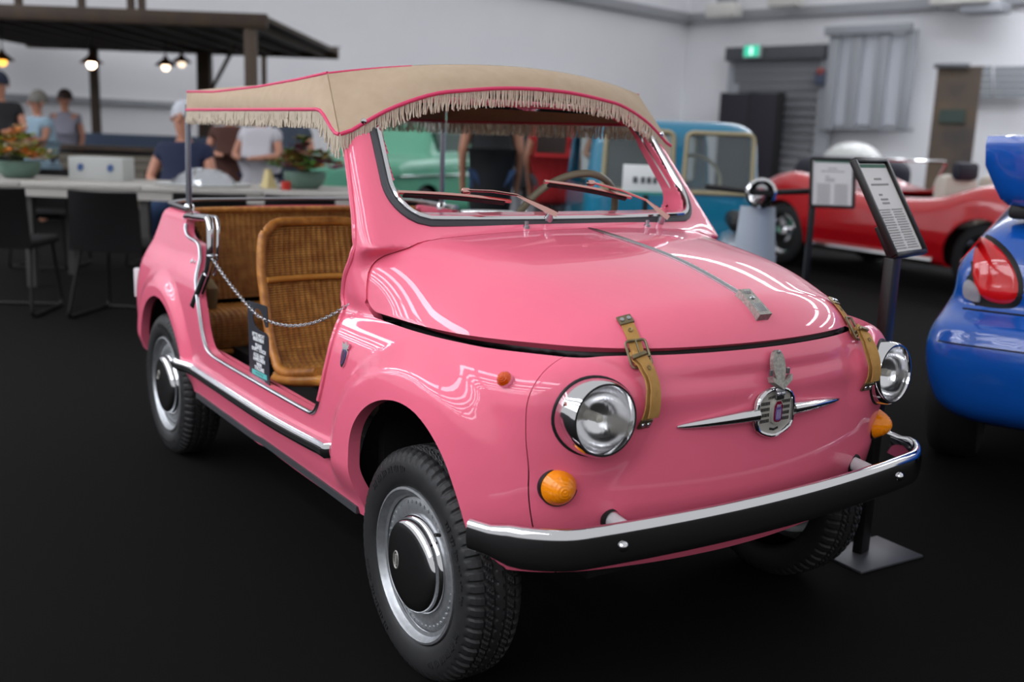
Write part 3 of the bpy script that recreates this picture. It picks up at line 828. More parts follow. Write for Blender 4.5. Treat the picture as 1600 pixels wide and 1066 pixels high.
# ---- webbing straps with buckles
def strap(s):
    h = empty('hood_strap', parent=car)
    yb = s * .342; yt = s * .318; n_up = 7; path = []; nrm = []
    for k in range(9):
        u_ = k / 8; x_ = 2.150 + (2.235 - 2.150) * u_
        q, m_ = top_at(x_ - .02 * u_ ** 2, yt + (yb - yt) * u_ * .4, HOODF); path.append(q + m_ * .003); nrm.append(m_)
    for k in range(6):
        u_ = k / 5; q, m_ = front_at(yb * .985 + (yb * .015) * u_, .765 - .115 * u_); path.append(q + m_ * (.016 - .010 * u_ + (.006 if 0 < k < 5 else 0))); nrm.append(m_)
    path = smooth_path(np.array(path), 34); nrm = np.array([nrm[min(int(i / 34 * 15), 14)] for i in range(34)])
    tg_ = np.gradient(path, axis=0); tg_ /= np.linalg.norm(tg_, axis=1)[:, None]
    nn = nrm - tg_ * (nrm * tg_).sum(1)[:, None]; nn /= np.linalg.norm(nn, axis=1)[:, None]; sd_ = np.cross(nn, tg_)
    W_ = .0135
    MB().sweep(path, [(-W_, 0), (W_, 0), (W_, .0026), (-W_, .0026)], sd_, nn).build('webbing', WEB, h, angle=30)
    # second layer below the buckle, hanging free
    j = 17; p2 = path[j:32].copy(); p2 = p2 + nn[j:32] * np.linspace(.004, .010, len(p2))[:, None] + sd_[j:32] * .003
    MB().sweep(p2, [(-W_, 0), (W_, 0), (W_, .0026), (-W_, .0026)], sd_[j:32], nn[j:32]).build('strap_tail', WEB, h, angle=30)
    for i, nm in ((2, 'strap_plate'), (33, 'strap_anchor')):
        e = np.stack([sd_[i], tg_[i], nn[i]], 1)
        b = MB(); b.box(path[i] + nn[i] * .003, (.031, .022, .005), rot=e, bev=.001); pl = b.build(nm, BRASS, h)
        b = MB()
        for q_ in (-1, 1): b.lathe([(.0052, 0), (.0045, .003), (0, .0042)], o=path[i] + nn[i] * .005 + sd_[i] * (.0075 * q_), axis=nn[i], seg=12)
        b.build('rivets', STEEL, pl)
    b = MB()
    for i in (7, 19, 24):
        b.lathe([(.0030, .001), (.0048, .002), (.0048, .0005)], o=path[i] + nn[i] * (.0026 if i < 17 else .0115), axis=nn[i], seg=12)
    b.build('eyelets', BRASS, h)
    i = 17; e = np.stack([sd_[i], tg_[i], nn[i]], 1); o = path[i] + nn[i] * .007
    loop = round_path([o + e @ v for v in np.array([(0, -.030, -.006), (.021, -.030, -.006), (.021, .026, .006), (-.021, .026, .006), (-.021, -.030, -.006), (0, -.030, -.006)])], .008)
    b = MB(); b.tube(loop, .0028, 8); b.tube([o + e @ np.array((-.02, .006, .005)), o + e @ np.array((.02, .006, .005))], .0024, 8)
    b.tube([o + e @ np.array((0, .004, .008)), o + e @ np.array((0, -.03, -.002))], .0018, 6)
    b.build('buckle', BRASS, h)
    b = MB(); k = 22; e = np.stack([sd_[k], tg_[k], nn[k]], 1); b.box(path[k] + nn[k] * .011, (.034, .009, .008), rot=e, bev=.002); b.build('keeper', BRASS, h)
for s in (-1, 1): strap(s)

# ---- side emblem
for s in (-1,):
    p, n_ = side_at(1.518, .66, s); h = empty('side_badge', parent=car)
    ez = n_; ey = np.array([0, 0, 1.]) - ez * ez[2]; ey /= np.linalg.norm(ey); ex = np.cross(ey, ez)
    sh2 = smooth_poly([(-.014, .022), (.014, .022), (.015, 0), (.009, -.020), (0, -.028), (-.009, -.020), (-.015, 0)], 1)
    MB().prism(sh2, p, ex, ey, ez, .004).build('badge_shield', CHROME, h)
    MB().prism(sh2 * .75, p + ez * .002, ex, ey, ez, .003).build('badge_enamel', mat('blue_enamel', '33416E', .3), h)
    MB().prism([(-.015, .020), (.015, .020), (.019, .033), (.007, .027), (0, .036), (-.007, .027), (-.019, .033)], p, ex, ey, ez, .005).build('badge_crown', CHROME, h)
    b = MB()
    for k in range(2): b.box(p + ex * (-.004 + .008 * k) + ey * -.001 + ez * .005, (.003, .03, .001), rot=np.stack([ex, ey, ez], 1))
    b.build('badge_stripes', mat('dark_red_enamel', '', 0), h)

# ---- windscreen: glass, rubber seal, chrome bead
def scr_pt(a_, z_): return np.array([scr_x(abs(a_), z_), a_, z_])
def scr_n(a_, z_):
    e = 1e-3; du = scr_pt(a_ + e, z_) - scr_pt(a_ - e, z_); dv = scr_pt(a_, z_ + e) - scr_pt(a_, z_ - e)
    n_ = np.cross(du, dv); n_ /= np.linalg.norm(n_); return n_ if n_[0] > 0 else -n_
ang = np.linspace(0, 2 * math.pi, 140, endpoint=False); rim_yz = []
for t in ang:
    d_ = np.array([math.cos(t), math.sin(t) * .45]); lo_, hi_ = 0., 1.2
    for _ in range(30):
        m_ = (lo_ + hi_) / 2
        if glass_sdf(np.array([abs(d_[0] * m_)]), np.array([1.128 + d_[1] * m_]))[0] < 0: lo_ = m_
        else: hi_ = m_
    rim_yz.append((d_[0] * lo_, 1.128 + d_[1] * lo_))
ring = np.array([scr_pt(a_, b_) for a_, b_ in rim_yz]); rn = np.array([scr_n(a_, b_) for a_, b_ in rim_yz])
cen = scr_pt(0, 1.128); tgr = np.roll(ring, -1, 0) - np.roll(ring, 1, 0); tgr /= np.linalg.norm(tgr, axis=1)[:, None]
inw = np.cross(rn, tgr); inw /= np.linalg.norm(inw, axis=1)[:, None]
if (inw[0] @ (cen - ring[0])) < 0: inw = -inw
ws = empty('windscreen', parent=car)
MB().sweep(ring, [(-.024, -.002), (-.022, .008), (-.012, .012), (-.006, .008), (-.006, -.03), (-.024, -.03)], inw, rn, closed=True).build('rubber_seal', GREYRUB, ws)
MB().sweep(ring, [(-.008, .006), (-.0055, .013), (-.001, .0155), (.004, .0135), (.0075, .006), (.0075, -.02), (-.008, -.02)], inw, rn, closed=True).build('chrome_bead', CHROME, ws)
G = [[cen * (1 - u_) + ring[i % 140] * u_ for i in range(141)] for u_ in (0.001, .25, .5, .75, .9, 1.)]
for gi, u_ in enumerate((0.001, .25, .5, .75, .9, 1.)):
    for i in range(141):
        a_ = rim_yz[i % 140][0] * u_; b_ = 1.128 + (rim_yz[i % 140][1] - 1.128) * u_
        G[gi][i] = scr_pt(a_, b_)
MB().grid(np.array(G)).build('glass', GLASS, ws)

# ---- wipers and washer jets
ROSE = mat('rose_chrome', 'D9A9A0', .12, metal=1.)
def wiper(yp, shoe, clip_, b0, b1):
    """pivot y; the rest are (y, z) spots on the glass: shoe end, blade clip, blade ends"""
    h = empty('wiper', parent=car); p, n_ = top_at(1.590 - .12 * yp * yp, yp)
    on = lambda q, off: scr_pt(*q) + scr_n(*q) * off
    MB().lathe([(.011, -.012), (.011, .010), (.008, .016), (.008, .026), (0, .028)], o=p, axis=(.5, 0, .86), seg=14).build('pivot', STEEL, h)
    a0 = p + np.array([.014, 0, .024]); a1 = on(shoe, .030); a2 = on(clip_, .020); d0 = (a1 - a0) / np.linalg.norm(a1 - a0)
    MB().tube([a0 - d0 * .016, a0 + d0 * .012, a1], [.012, .0125, .0045], 4, flat=.55, up=(.75, 0, .66)).build('arm_shoe', ROSE, h, smooth=False)
    mid_ = (a1 + a2) / 2 + scr_n(*clip_) * .006
    MB().tube([a1 - d0 * .02, a1, mid_, a2], .0032, 6).build('arm', ROSE, h)
    bl = np.array([on((b0[0] + (b1[0] - b0[0]) * t, b0[1] + (b1[1] - b0[1]) * t + .004 * math.sin(t * math.pi)), .012) for t in np.linspace(0, 1, 20)])
    nb_ = np.array([.75, 0, .66]); ub = np.array([-.66, 0, .75])
    MB().sweep(bl, [(-.003, -.001), (.003, -.001), (.0035, .007), (-.0035, .007)], ub, nb_).build('blade_frame', ROSE, h)
    MB().sweep(bl[1:-1], [(-.0055, -.010), (-.001, -.010), (.001, .001), (-.0065, .001)], ub, nb_).build('blade_rubber', RUBBER, h)
    MB().box(a2 - nb_ * .004, (.014, .022, .014), rot=np.stack([nb_, (0, 1, 0), ub], 1), bev=.003).build('clip', ROSE, h)
wiper(-.100, (-.176, 1.022), (-.300, 1.038), (-.470, 1.034), (-.190, 1.016)); wiper(.292, (.249, 1.008), (.086, 1.060), (-.066, 1.064), (.212, 1.024))
for yp, xo in ((-.178, 1.606), (.222, 1.606)):
    p, n_ = top_at(xo, yp)
    b = MB(); b.lathe([(.008, -.004), (.008, .004), (.0055, .006), (.0055, .016), (0, .017)], o=p, axis=(0, 0, 1), seg=8); b.build('washer_jet', STEEL, car)

# ---- grab handle at the rear of the door opening
for s in (-1, 1):
    g = empty('grab_handle', parent=car)
    path = round_path([(.10, s * .562, .872), (.22, s * .577, .882), (.452, s * .594, .895), (.462, s * .600, .80), (.455, s * .604, .73), (.385, s * .622, .625)], .045, 8)
    MB().tube(path[4:-2] + np.array([.016, -s * .020, .004]), .0065, 10).build('inner_tube', CHROME, g)
    MB().tube(path, .0125, 14).build('chrome_tube', CHROME, g)
    MB().lathe([(.019, -.002), (.018, .006), (.014, .012), (0, .012)], o=path[0] + np.array([0, s * -.006, -.006]), axis=(0, 0, 1), seg=16).build('foot_flange', CHROME, g)
    MB().tube([path[-4] + np.array([0, s * .002, 0]), path[-1] + np.array([-.012, s * .006, -.022])], [.0145, .0155], 14).build('end_ferrule', CHROME, g)
    p, n_ = side_at(.25, .735, s); b = MB()
    for k in range(2): b.lathe([(.009 - .003 * k, 0), (.008 - .003 * k, .003), (0, .0045)], o=p + np.array([.03 * k, 0, 0]), axis=n_, seg=14)
    b.build('side_studs', STEEL, g)
# ---- rear rail, tail lamp plate, canopy poles
pts = round_path([(.08, -.548, .888), (-.20, -.540, .892), (-.275, -.44, .897), (-.285, 0, .899), (-.275, .44, .897), (-.20, .540, .892), (.08, .548, .888)], .08, 8)
MB().sweep(pts, [(-.010, 0), (.010, 0), (.011, .008), (.006, .012), (-.006, .012), (-.011, .008)], np.array([np.cross(np.gradient(pts, axis=0)[i], (0, 0, 1)) / np.linalg.norm(np.gradient(pts, axis=0)[i]) for i in range(len(pts))])).build('rear_rail', STEEL, car)
for s in (-1, 1):
    MB().tube([(.0, s * .523, .885), (.0, s * .522, 1.05), (.005, s * .520, 1.255)], .0105, 14).build('canopy_pole', mat('pole_steel', '9EA1AA', .22, metal=1.), car)
    MB().lathe([(.019, -.012), (.018, .010), (.013, .016), (.0, .016)], o=(0, s * .523, .892), axis=(0, 0, 1), seg=16).build('pole_socket', CHROME, car)
p, n_ = march((-1.2, -.47, .545), (1, 0, 0))
b = MB(); b.box((-.505, -.545, .556), (.03, .055, .125), rot=((.9, .43, 0), (-.43, .9, 0), (0, 0, 1)), bev=.004); tl = b.build('tail_lamp_base', RUBBER, car)
b = MB(); b.box((-.517, -.568, .556), (.03, .045, .115), rot=((.9, .43, 0), (-.43, .9, 0), (0, 0, 1)), bev=.004); b.build('tail_lamp_lens', WHITEP, tl)

# ---- canopy
can = empty('canopy', parent=car)
def edge_z(x_): return np.interp(x_, [.0, .3, .7, 1.0, 1.19], [1.296, 1.291, 1.300, 1.314, 1.326])
CX0, CX1, CY = .02, 1.19, .523
nx, ny = 46, 41; G = np.empty((nx, ny, 3))
for i in range(nx):
    for j in range(ny):
        u_, v_ = i / (nx - 1), j / (ny - 1) * 2 - 1
        y_ = v_ * CY; x_ = CX0 + (1.28 - .09 * v_ * v_ - CX0) * u_
        crown = (.045 + .018 * math.sin(u_ * math.pi)) * (1 - abs(v_) ** 2.0)
        sag = -.006 * math.sin(u_ * math.pi * 2) ** 2 * (1 - v_ * v_)
        G[i, j] = (x_, y_, edge_z(CX0 + (CX1 - CX0) * u_) + crown + sag)
TOPG = G
b = MB(); b.sheet(G, -.004); b.build('top_cloth', CANVAS, can)
def valance(top_pts, low_pts, name, out=(0, 0, 0)):
    out = np.array(out, float)
    n = len(top_pts); Gv = np.empty((n, 9, 3))
    for i in range(n):
        for k in range(9):
            q = k / 8; Gv[i, k] = top_pts[i] * (1 - q) + low_pts[i] * q + out * math.sin(q * math.pi) * (1 - abs(2 * i / (n - 1) - 1) ** 6)
    b = MB(); b.sheet(Gv, .0035); return b.build(name, CANVAS, can)
runs = []; TIP = np.array([1.322, .551, 1.176])
for s in (-1, 1):
    tp = G[:, 0 if s < 0 else -1]; lp = []
    for u_ in np.linspace(0, 1, nx) ** .8:
        x_ = CX0 + (TIP[0] - CX0) * u_
        lp.append((x_, s * (.527 + .024 * u_), 1.236 - .061 * float(sstep(np.array(x_), 1.185, 1.318))))
    lp = np.array(lp); valance(tp if s < 0 else tp[::-1], lp if s < 0 else lp[::-1], 'side_valance', (0, s * .006, 0)); runs.append((lp, np.array([0, s, 0.])))
    MB().tube(tp + np.array([0, s * .002, .002]), .0042, 8).build('edge_piping', PIPING, can)
    MB().tube(lp + np.array([0, s * .002, 0]), .0050, 8).build('hem_piping', PIPING, can)
tp = G[-1]; lp = []
_hz = spline([0, .1, .23, .30, .38, .44, .49, .53, .551], [1.313, 1.310, 1.297, 1.287, 1.262, 1.236, 1.207, 1.183, 1.176])
for j in range(ny):
    y_ = (j / (ny - 1) * 2 - 1) * .551
    lp.append((1.385 - .063 * (y_ / .551) ** 2, y_, float(_hz(np.array(abs(y_))))))
lp = np.array(lp)
valance(tp, lp, 'front_valance', (.016, 0, .008)); runs.append((lp, np.array([1., 0, 0])))
MB().tube(lp + np.array([.002, 0, 0]), .0050, 8).build('hem_piping', PIPING, can)
MB().tube(tp[:9] + np.array([.002, 0, .001]), .0036, 8).build('edge_piping', PIPING, can)
MB().tube(tp[8:] + np.array([.001, 0, .0]), .0022, 8).build('front_seam', CANVAS, can)
tp = G[0]; lp = tp.copy(); lp[:, 0] -= .004; lp[:, 2] = 1.236
valance(tp[::-1], lp[::-1], 'rear_valance'); runs.append((lp, np.array([-1., 0, 0])))
MB().tube(lp, .0050, 8).build('hem_piping', PIPING, can)
# fringe: hundreds of cotton cords under the hem
b = MB(); rnd = random.Random(3)
for ri, (lp, o) in enumerate(runs):
    seglen = np.linalg.norm(np.diff(lp, axis=0), axis=1); cum = np.concatenate([[0], np.cumsum(seglen)]); t = 0.
    while t < cum[-1]:
        p = np.array([np.interp(t, cum, lp[:, k]) for k in range(3)])
        L_ = .046 + rnd.uniform(-.004, .004) + (.012 if p[0] > 1.2 and abs(p[1]) > .45 else 0); jit = np.array([rnd.gauss(0, .003), rnd.gauss(0, .003), 0]); lean = np.array([rnd.gauss(0, .0035), rnd.gauss(0, .0035), 0])
        q = p + o * .002
        b.tube([q, q + jit * .5 + (0, 0, -L_ * .5), q + lean + (0, 0, -L_)], [.0016, .0021, .0019], 4)
        t += .0040
fr = b.build('fringe', COTTON, can); fr['kind'] = 'stuff'
b = MB()
for s in (-1, 1): b.lathe([(.008, 0), (.007, .004), (0, .006)], o=runs[2][0][2 if s < 0 else -3] + np.array([.006, 0, .006]), axis=(1, s * .3, 0), seg=14)
b.build('snap_studs', CHROME, can)
# canopy hoops
for x_ in (.03, .62, 1.16):
    pts = np.array([(x_, v_ * .50, edge_z(x_) + .040 * (1 - abs(v_) ** 2.0) - .014) for v_ in np.linspace(-1, 1, 21)])
    MB().tube(pts, .008, 8).build('canopy_hoop', STEEL, can)

# ---- woven wicker
def weave(S, nu, nv, name, parent, stakes=True, w=.0034, amp=.0016, m=None, face=(1, 0, .4)):
    """S(u, v) -> points; strands run along u, one per v step, weaving over stakes"""
    eps = 1e-3; b = MB(); ns = nu * 6 + 1; us = np.linspace(0, 1, ns)
    for j in range(nv):
        v_ = (j + .5) / nv
        P = S(us, np.full(ns, v_)); Pu = S(np.clip(us + eps, 0, 1), np.full(ns, v_)) - S(np.clip(us - eps, 0, 1), np.full(ns, v_))
        Pv = S(us, np.full(ns, min(v_ + eps, 1))) - S(us, np.full(ns, max(v_ - eps, 0)))
        N = np.cross(Pu, Pv); N /= np.maximum(np.linalg.norm(N, axis=1), 1e-9)[:, None]
        if (N @ np.array(face)).mean() < 0: N = -N
        D = Pv / np.maximum(np.linalg.norm(Pv, axis=1), 1e-9)[:, None]
        off = amp * np.cos(us * nu * 2 * math.pi) + .0006 * (j % 2)
        C_ = P + N * off[:, None]; wj = w * (.9 + .2 * ((j * 7919) % 13) / 13)
        V_ = np.stack([C_ + D * wj, C_ + N * wj * .75, C_ - D * wj, C_ - N * wj * .75], 1).reshape(-1, 3)
        F = []
        for i in range(ns - 1):
            for k in range(4): F.append([i*4 + k, i*4 + 4 + k, i*4 + 4 + (k+1) % 4, i*4 + (k+1) % 4])
        b.add(V_, F)
    o = b.build(name, m or WICKER, parent, angle=80); o['kind'] = 'stuff'
    g = MB(); uu, vv = np.meshgrid(np.linspace(0, 1, 24), np.linspace(0, 1, 24), indexing='ij')
    Gs = S(uu.ravel(), vv.ravel()).reshape(24, 24, 3)
    Nb = np.cross(np.gradient(Gs, axis=0), np.gradient(Gs, axis=1)); Nb /= np.maximum(np.linalg.norm(Nb, axis=2), 1e-9)[..., None]
    if (Nb @ np.array(face)).mean() < 0: Nb = -Nb
    g.sheet(Gs - Nb * .008, .003); g.build(name + '_backing', WICKDK, parent)
    if stakes:
        g = MB()
        for k in range(nu + 1):
            vv_ = np.linspace(0, 1, 26); P = S(np.full(26, k / nu), vv_); g.tube(P, .0016, 5)
        st = g.build(name + '_stakes', WICKDK, parent); st['kind'] = 'stuff'
    return o
def wrap(path, r, name, parent, turns=90, m=None):
    """cane tube wound with strips"""
    P = np.asarray(path, float); L = np.concatenate([[0], np.cumsum(np.linalg.norm(np.diff(P, axis=0), axis=1))])
    n = max(int(L[-1] / .0045), 20) ; t = np.linspace(0, L[-1], n)
    Q_ = np.stack([np.interp(t, L, P[:, k]) for k in range(3)], 1)
    rr = r * (1 + .10 * (np.arange(n) % 2))
    o = MB().tube(Q_, rr, 12).build(name, m or CANEDK, parent, angle=80); return o
def front_seat(yc, half, name):
    st = empty(name, parent=car)
    prof = smooth_path(np.array([(.522, 0, .878), (.535, 0, .78), (.575, 0, .64), (.630, 0, .50), (.675, 0, .445), (.76, 0, .425), (.90, 0, .452), (1.015, 0, .480)]), 120)
    cum = np.concatenate([[0], np.cumsum(np.linalg.norm(np.diff(prof, axis=0), axis=1))]); cum /= cum[-1]
    def S(u_, v_):
        xx_ = np.interp(v_, cum, prof[:, 0]); zz_ = np.interp(v_, cum, prof[:, 2]); k_ = (u_ * 2 - 1)
        bowl = .030 * k_ ** 2
        hw = half * (.93 + .07 * np.clip(v_ / .12, 0, 1))
        return np.stack([xx_ + bowl * (v_ < .62) - .02, yc + k_ * hw, zz_ + bowl * (v_ > .5) * .5 - .012 * (np.abs(k_) ** 6) * (v_ < .05)], -1)
    weave(S, 20, 104, 'woven_panel', st, w=.0029, amp=.0019)
    # frame: both sides and over the top, wrapped cane
    right = np.array([S(np.array([0.]), np.array([v_]))[0] for v_ in np.linspace(.10, 1, 40)])[::-1]
    left = np.array([S(np.array([1.]), np.array([v_]))[0] for v_ in np.linspace(.10, 1, 40)])
    topl = [S(np.array([u_]), np.array([0.]))[0] + (0, 0, .008) for u_ in np.linspace(.18, .82, 20)]
    # S(u=0) is y = yc - half
    cr = lambda k_: [S(np.array([u_ if k_ == 0 else 1 - u_]), np.array([v_]))[0] + (0, 0, .008 * (1 - v_ / .1)) for u_, v_ in ((.012, .060), (.045, .026), (.10, .007))]
    loop = np.concatenate([right[::4], cr(0), topl[::4], cr(1)[::-1], left[::4]])
    wrap(smooth_path(loop, 200), .0145, 'wrapped_frame', st)
    bar = np.array([S(np.array([u_]), np.array([.215]))[0] + (.012, 0, 0) for u_ in np.linspace(.02, .98, 30)])
    wrap(bar, .0095, 'cross_bar', st, m=CANE)
    fr_ = round_path([(.675, yc - half - .004, .405), (.85, yc - half - .004, .435), (1.035, yc - half - .002, .478), (1.05, yc - half + .03, .47), (1.05, yc + half - .03, .47), (1.035, yc + half, .478), (.675, yc + half, .405)], .04, 6)
    MB().tube(fr_, .0165, 12).build('cane_rail', CANE, st)
    for s in (-1, 1): wrap(np.array([(1.035, yc + s * (half - .01), .47), (1.05, yc + s * (half - .012), .40), (1.03, yc + s * (half - .012), .315)]), .015, 'seat_leg', st, m=CANE)
    for s in (-1, 1): wrap(np.array([(.66, yc + s * (half - .01), .42), (.64, yc + s * (half - .012), .315)]), .014, 'seat_leg', st, m=CANE)
    return st
front_seat(-.262, .205, 'passenger_seat'); front_seat(.262, .205, 'driver_seat')
def rear_bench():
    st = empty('rear_bench', parent=car)
    prof = smooth_path(np.array([(-.235, 0, .862), (-.225, 0, .78), (-.19, 0, .64), (-.16, 0, .53)]), 60)
    cum = np.concatenate([[0], np.cumsum(np.linalg.norm(np.diff(prof, axis=0), axis=1))]); cum /= cum[-1]
    def S(u_, v_):
        k_ = u_ * 2 - 1; return np.stack([np.interp(v_, cum, prof[:, 0]) + .06 * np.abs(k_) ** 6 - .0, k_ * .50, np.interp(v_, cum, prof[:, 2])], -1)
    weave(S, 46, 42, 'bench_back', st, w=.0028, amp=.0018)
    wrap(np.array([S(np.array([u_]), np.array([0.]))[0] + (0, 0, .004) for u_ in np.linspace(0, 1, 60)]), .012, 'top_roll', st, m=CANEDK)
    pf = smooth_path(np.array([(-.20, 0, .505), (-.05, 0, .515), (.04, 0, .508), (.075, 0, .485), (.08, 0, .44), (.07, 0, .385)]), 60)
    c2 = np.concatenate([[0], np.cumsum(np.linalg.norm(np.diff(pf, axis=0), axis=1))]); c2 /= c2[-1]
    def S2(u_, v_):
        k_ = u_ * 2 - 1; return np.stack([np.interp(v_, c2, pf[:, 0]), k_ * .50, np.interp(v_, c2, pf[:, 2])], -1)
    weave(S2, 46, 42, 'bench_cushion', st)
    MB().tube([(.078, -.49, .372), (.078, .49, .372)], .011, 10).build('bench_rail', CANE, st)
    # side wing of the bench, plaited, pale lining
    for s in (-1, 1):
        def S3(u_, v_):
            return np.stack([-.23 + u_ * (.36 - .18 * v_) , np.full_like(u_, s * .505) , .86 - .34 * v_ - .10 * u_ ** 3 * (1 - v_)], -1)
        weave(S3, 14, 44, 'bench_wing', st, face=(0, -s, 0))
    MB().box((-.06, -.44, .565), (.10, .05, .11), rot=((.94, 0, .34), (0, 1, 0), (-.34, 0, .94)), bev=.02).build('side_bolster', mat('pale_rattan', '8D7C5A', .7), st)
    return st
rear_bench()

# ---- dash, steering wheel
b = MB(); b.sweep([(1.44, -.50, .93), (1.46, 0, .945), (1.44, .50, .93)], [(-.05, -.02), (.05, -.03), (.06, .02), (-.03, .025)], (1, 0, 0)); b.build('dashboard', PINK, car)
b = MB(); b.box((1.36, -.02, .972), (.03, .16, .016), bev=.006); b.build('dash_chrome_bar', CHROME, car)
sw = empty('steering_wheel', parent=car)
c_ = np.array([1.148, .285, .925]); ax = np.array([-.85, 0, .52]); ax /= np.linalg.norm(ax); e2 = np.cross(ax, (0, 1., 0)); e2 = e2 if e2[2] > 0 else -e2
pts = arc(c_, .188, 0, 360, 73, (0, 1, 0), e2)[:-1]
MB().tube(pts, .011, 12, closed=True).build('rim', BONE, sw)
b = MB()
for a_ in (200, 340): b.tube([c_ - ax * .03, c_ + .188 * (math.cos(math.radians(a_)) * np.array([0, 1., 0]) + math.sin(math.radians(a_)) * e2)], [.014, .009], 10)
b.build('spokes', BONE, sw)
b = MB(); b.lathe([(0, .0), (.035, -.004), (.04, -.02), (.03, -.04)], o=c_, axis=ax, seg=24); b.build('hub', BONE, sw)
b = MB(); b.tube([c_ - ax * .03, c_ + np.array([.30, 0, -.25])], .018, 12); b.build('column', RUBBER, sw)

# ---- chain across the door opening
def hang(a_, b_, sag, n):
    t = np.linspace(0, 1, n); P = np.array(a_)[None] * (1 - t)[:, None] + np.array(b_)[None] * t[:, None]; P[:, 2] -= sag * 4 * t * (1 - t); return P
A_ = np.array([.470, -.600, .775]); B_ = np.array([.925, -.618, .660]); C_ = np.array([1.470, -.596, .776])
b = MB()
for P in (hang(A_, B_, .012, 36), hang(B_, C_, .040, 38)):
    for i in range(len(P) - 1):
        c_ = (P[i] + P[i+1]) / 2; d_ = P[i+1] - P[i]; L_ = np.linalg.norm(d_); d_ /= L_
        sd_ = np.cross(d_, (0, 0, 1)); sd_ /= np.linalg.norm(sd_); up_ = np.cross(sd_, d_)
        w_ = (sd_ + up_) if i % 2 else (up_ - sd_); w_ /= np.linalg.norm(w_)
        t = np.linspace(0, 2 * math.pi, 10, endpoint=False)
        b.tube(c_ + np.cos(t)[:, None] * d_ * L_ * .62 + np.sin(t)[:, None] * w_ * .0046, .0012, 5, closed=True)
b.build('chain', STEEL, car)
b = MB(); b.tube(arc(A_ + (0, .004, .004), .015, 0, 360, 24, (1, 0, 0), (0, 1, 0))[:-1], .003, 8, closed=True); b.build('chain_ring', STEEL, car)

# ---- the card hanging on the chain
CARD = mat('charcoal_card', '23262E', .45, noise=(20, '282B34', .3)); WHITE = mat('white_print', 'E6E8EA', .5); TEAL = mat('teal_print', '52B9B4', .5)
cx0, cw, ch = .826, .188, .250
cd = empty('hang_tag', (cx0, -.606, .437))
tag(cd, 'dark hook-shaped do-not-touch card hanging from the door chain', 'sign')
k = 1.0
hook = [(0, 0), (0, ch), (cw * .93, ch)] + [(cw * .93 + .012 * math.sin(t), ch - .012 + .012 * math.cos(t)) for t in np.radians([30, 60, 90])]
hook += [(cw * 1.0, ch * .79), (cw * .985, ch * .765), (cw * .93, ch * .755), (cw * .86, ch * .765), (cw * .82, ch * .80)]
hook += [(cw * .52 + cw * .26 * math.cos(t), ch * .825 + ch * .115 * math.sin(t)) for t in np.radians(np.linspace(20, 250, 14))]
hook += [(cw * .62, ch * .695), (cw * .88, ch * .690), (cw * .97, ch * .67), (cw, ch * .64), (cw, 0)]
ex = np.array([.996, -.06, .06]); ex /= np.linalg.norm(ex); ey = np.array([0, 0, 1.]); ey = ey - ex * (ey @ ex); ey /= np.linalg.norm(ey); ez = np.cross(ex, ey); o = np.array([0., 0, 0])
MB().prism(hook, o, ex, ey, -ez * 0 + ez, .002).build('card', CARD, cd, smooth=False)
def line(tx, v, sz, m=WHITE, sx=1.0, nm='lettering'):
    text(nm, tx, m, o + ex * cw * .52 + ey * ch * v + ez * .0026, ex, ey, sz, cd, sx=sx, bold=.0005 if m is WHITE else 0)
for tx, v, sx in (('BITTE NICHT', .628, 1.3), ('BERÜHREN', .577, 1.35), ('PLEASE', .504, 1.3), ("DON'T TOUCH", .456, 1.25), ('A.U.B. NIET', .390, 1.35), ('AANKOMEN', .342, 1.3), ('NON', .286, 1.3), ('TOCCARE', .238, 1.3)):
    line(tx, v, .0150, sx=sx)
MB().box(o + ex * cw * .52 + ey * ch * .178 + ez * .0024, (cw * .74, .001, ch * .058), rot=np.stack([ex, ez, ey], 1)).build('teal_band', TEAL, cd, smooth=False)
line('METROPOLE', .178, .010, CARD, 1.3, 'band_lettering'); line('METROPOLE', .112, .0155, mat('grey_print', 'A9ADB5', .5), 1.15)
# ------------------------------------------------------------------ far right wall: shutter, doors, frames, banner
BLACK = mat('black_paint', '121214', .5); SHUT = mat('grey_shutter', '7C7E83', .55, metal=.2); DARKP = mat('charcoal_panel', '2B2A33', .7)
gate = empty('roller_gate'); tag(gate, 'tall grey roller shutter gate in the far white wall', 'gate')
for k in range(14):
    y0 = 92 + k * 13.2
    c, d, r = wall_box(1, 1152, y0, 1285, y0 + 12.2, .05); MB().box(c, d, rot=r, bev=.015).build('slat', SHUT, gate)
c, d, r = wall_box(1, 1144, 76, 1296, 93, .22); MB().box(c, d, rot=r, bev=.02).build('header_box', mat('dark_grey_header', '55575C', .6), gate)
for q in ((1144, 1152), (1287, 1296)):
    c, d, r = wall_box(1, q[0], 92, q[1], 282, .12); MB().box(c, d, rot=r).build('guide_rail', GREY, gate)
part = empty('partition_screen'); tag(part, 'black double partition screen standing before the grey shutter', 'partition')
for q in ((1149, 1192), (1194, 1238)):
    c, d, r = wall_box(1, q[0], 148, q[1], 300, .06, .6); c[2] = d[2] / 2 if False else c[2]
    MB().box(c, d, rot=r, bev=.01).build('panel', DARKP, part)
for q in (1149, 1193, 1237):
    c, d, r = wall_box(1, q - 1, 147, q + 1, 300, .08, .58); MB().box(c, d, rot=r).build('post', BLACK, part)
ex_ = empty('exit_sign'); tag(ex_, 'small lit green exit sign above the grey shutter', 'sign')
c, d, r = wall_box(1, 1176, 72, 1201, 92, .10, .25); MB().box(c, d, rot=r, bev=.01).build('case', mat('sign_case', 'B9C2BE', .5), ex_)
c, d, r = wall_box(1, 1178, 74, 1199, 90, .02, .35); MB().box(c, d, rot=r).build('green_face', mat('exit_green', '2FA98A', .4, emit=('3FCFAA', .9)), ex_)
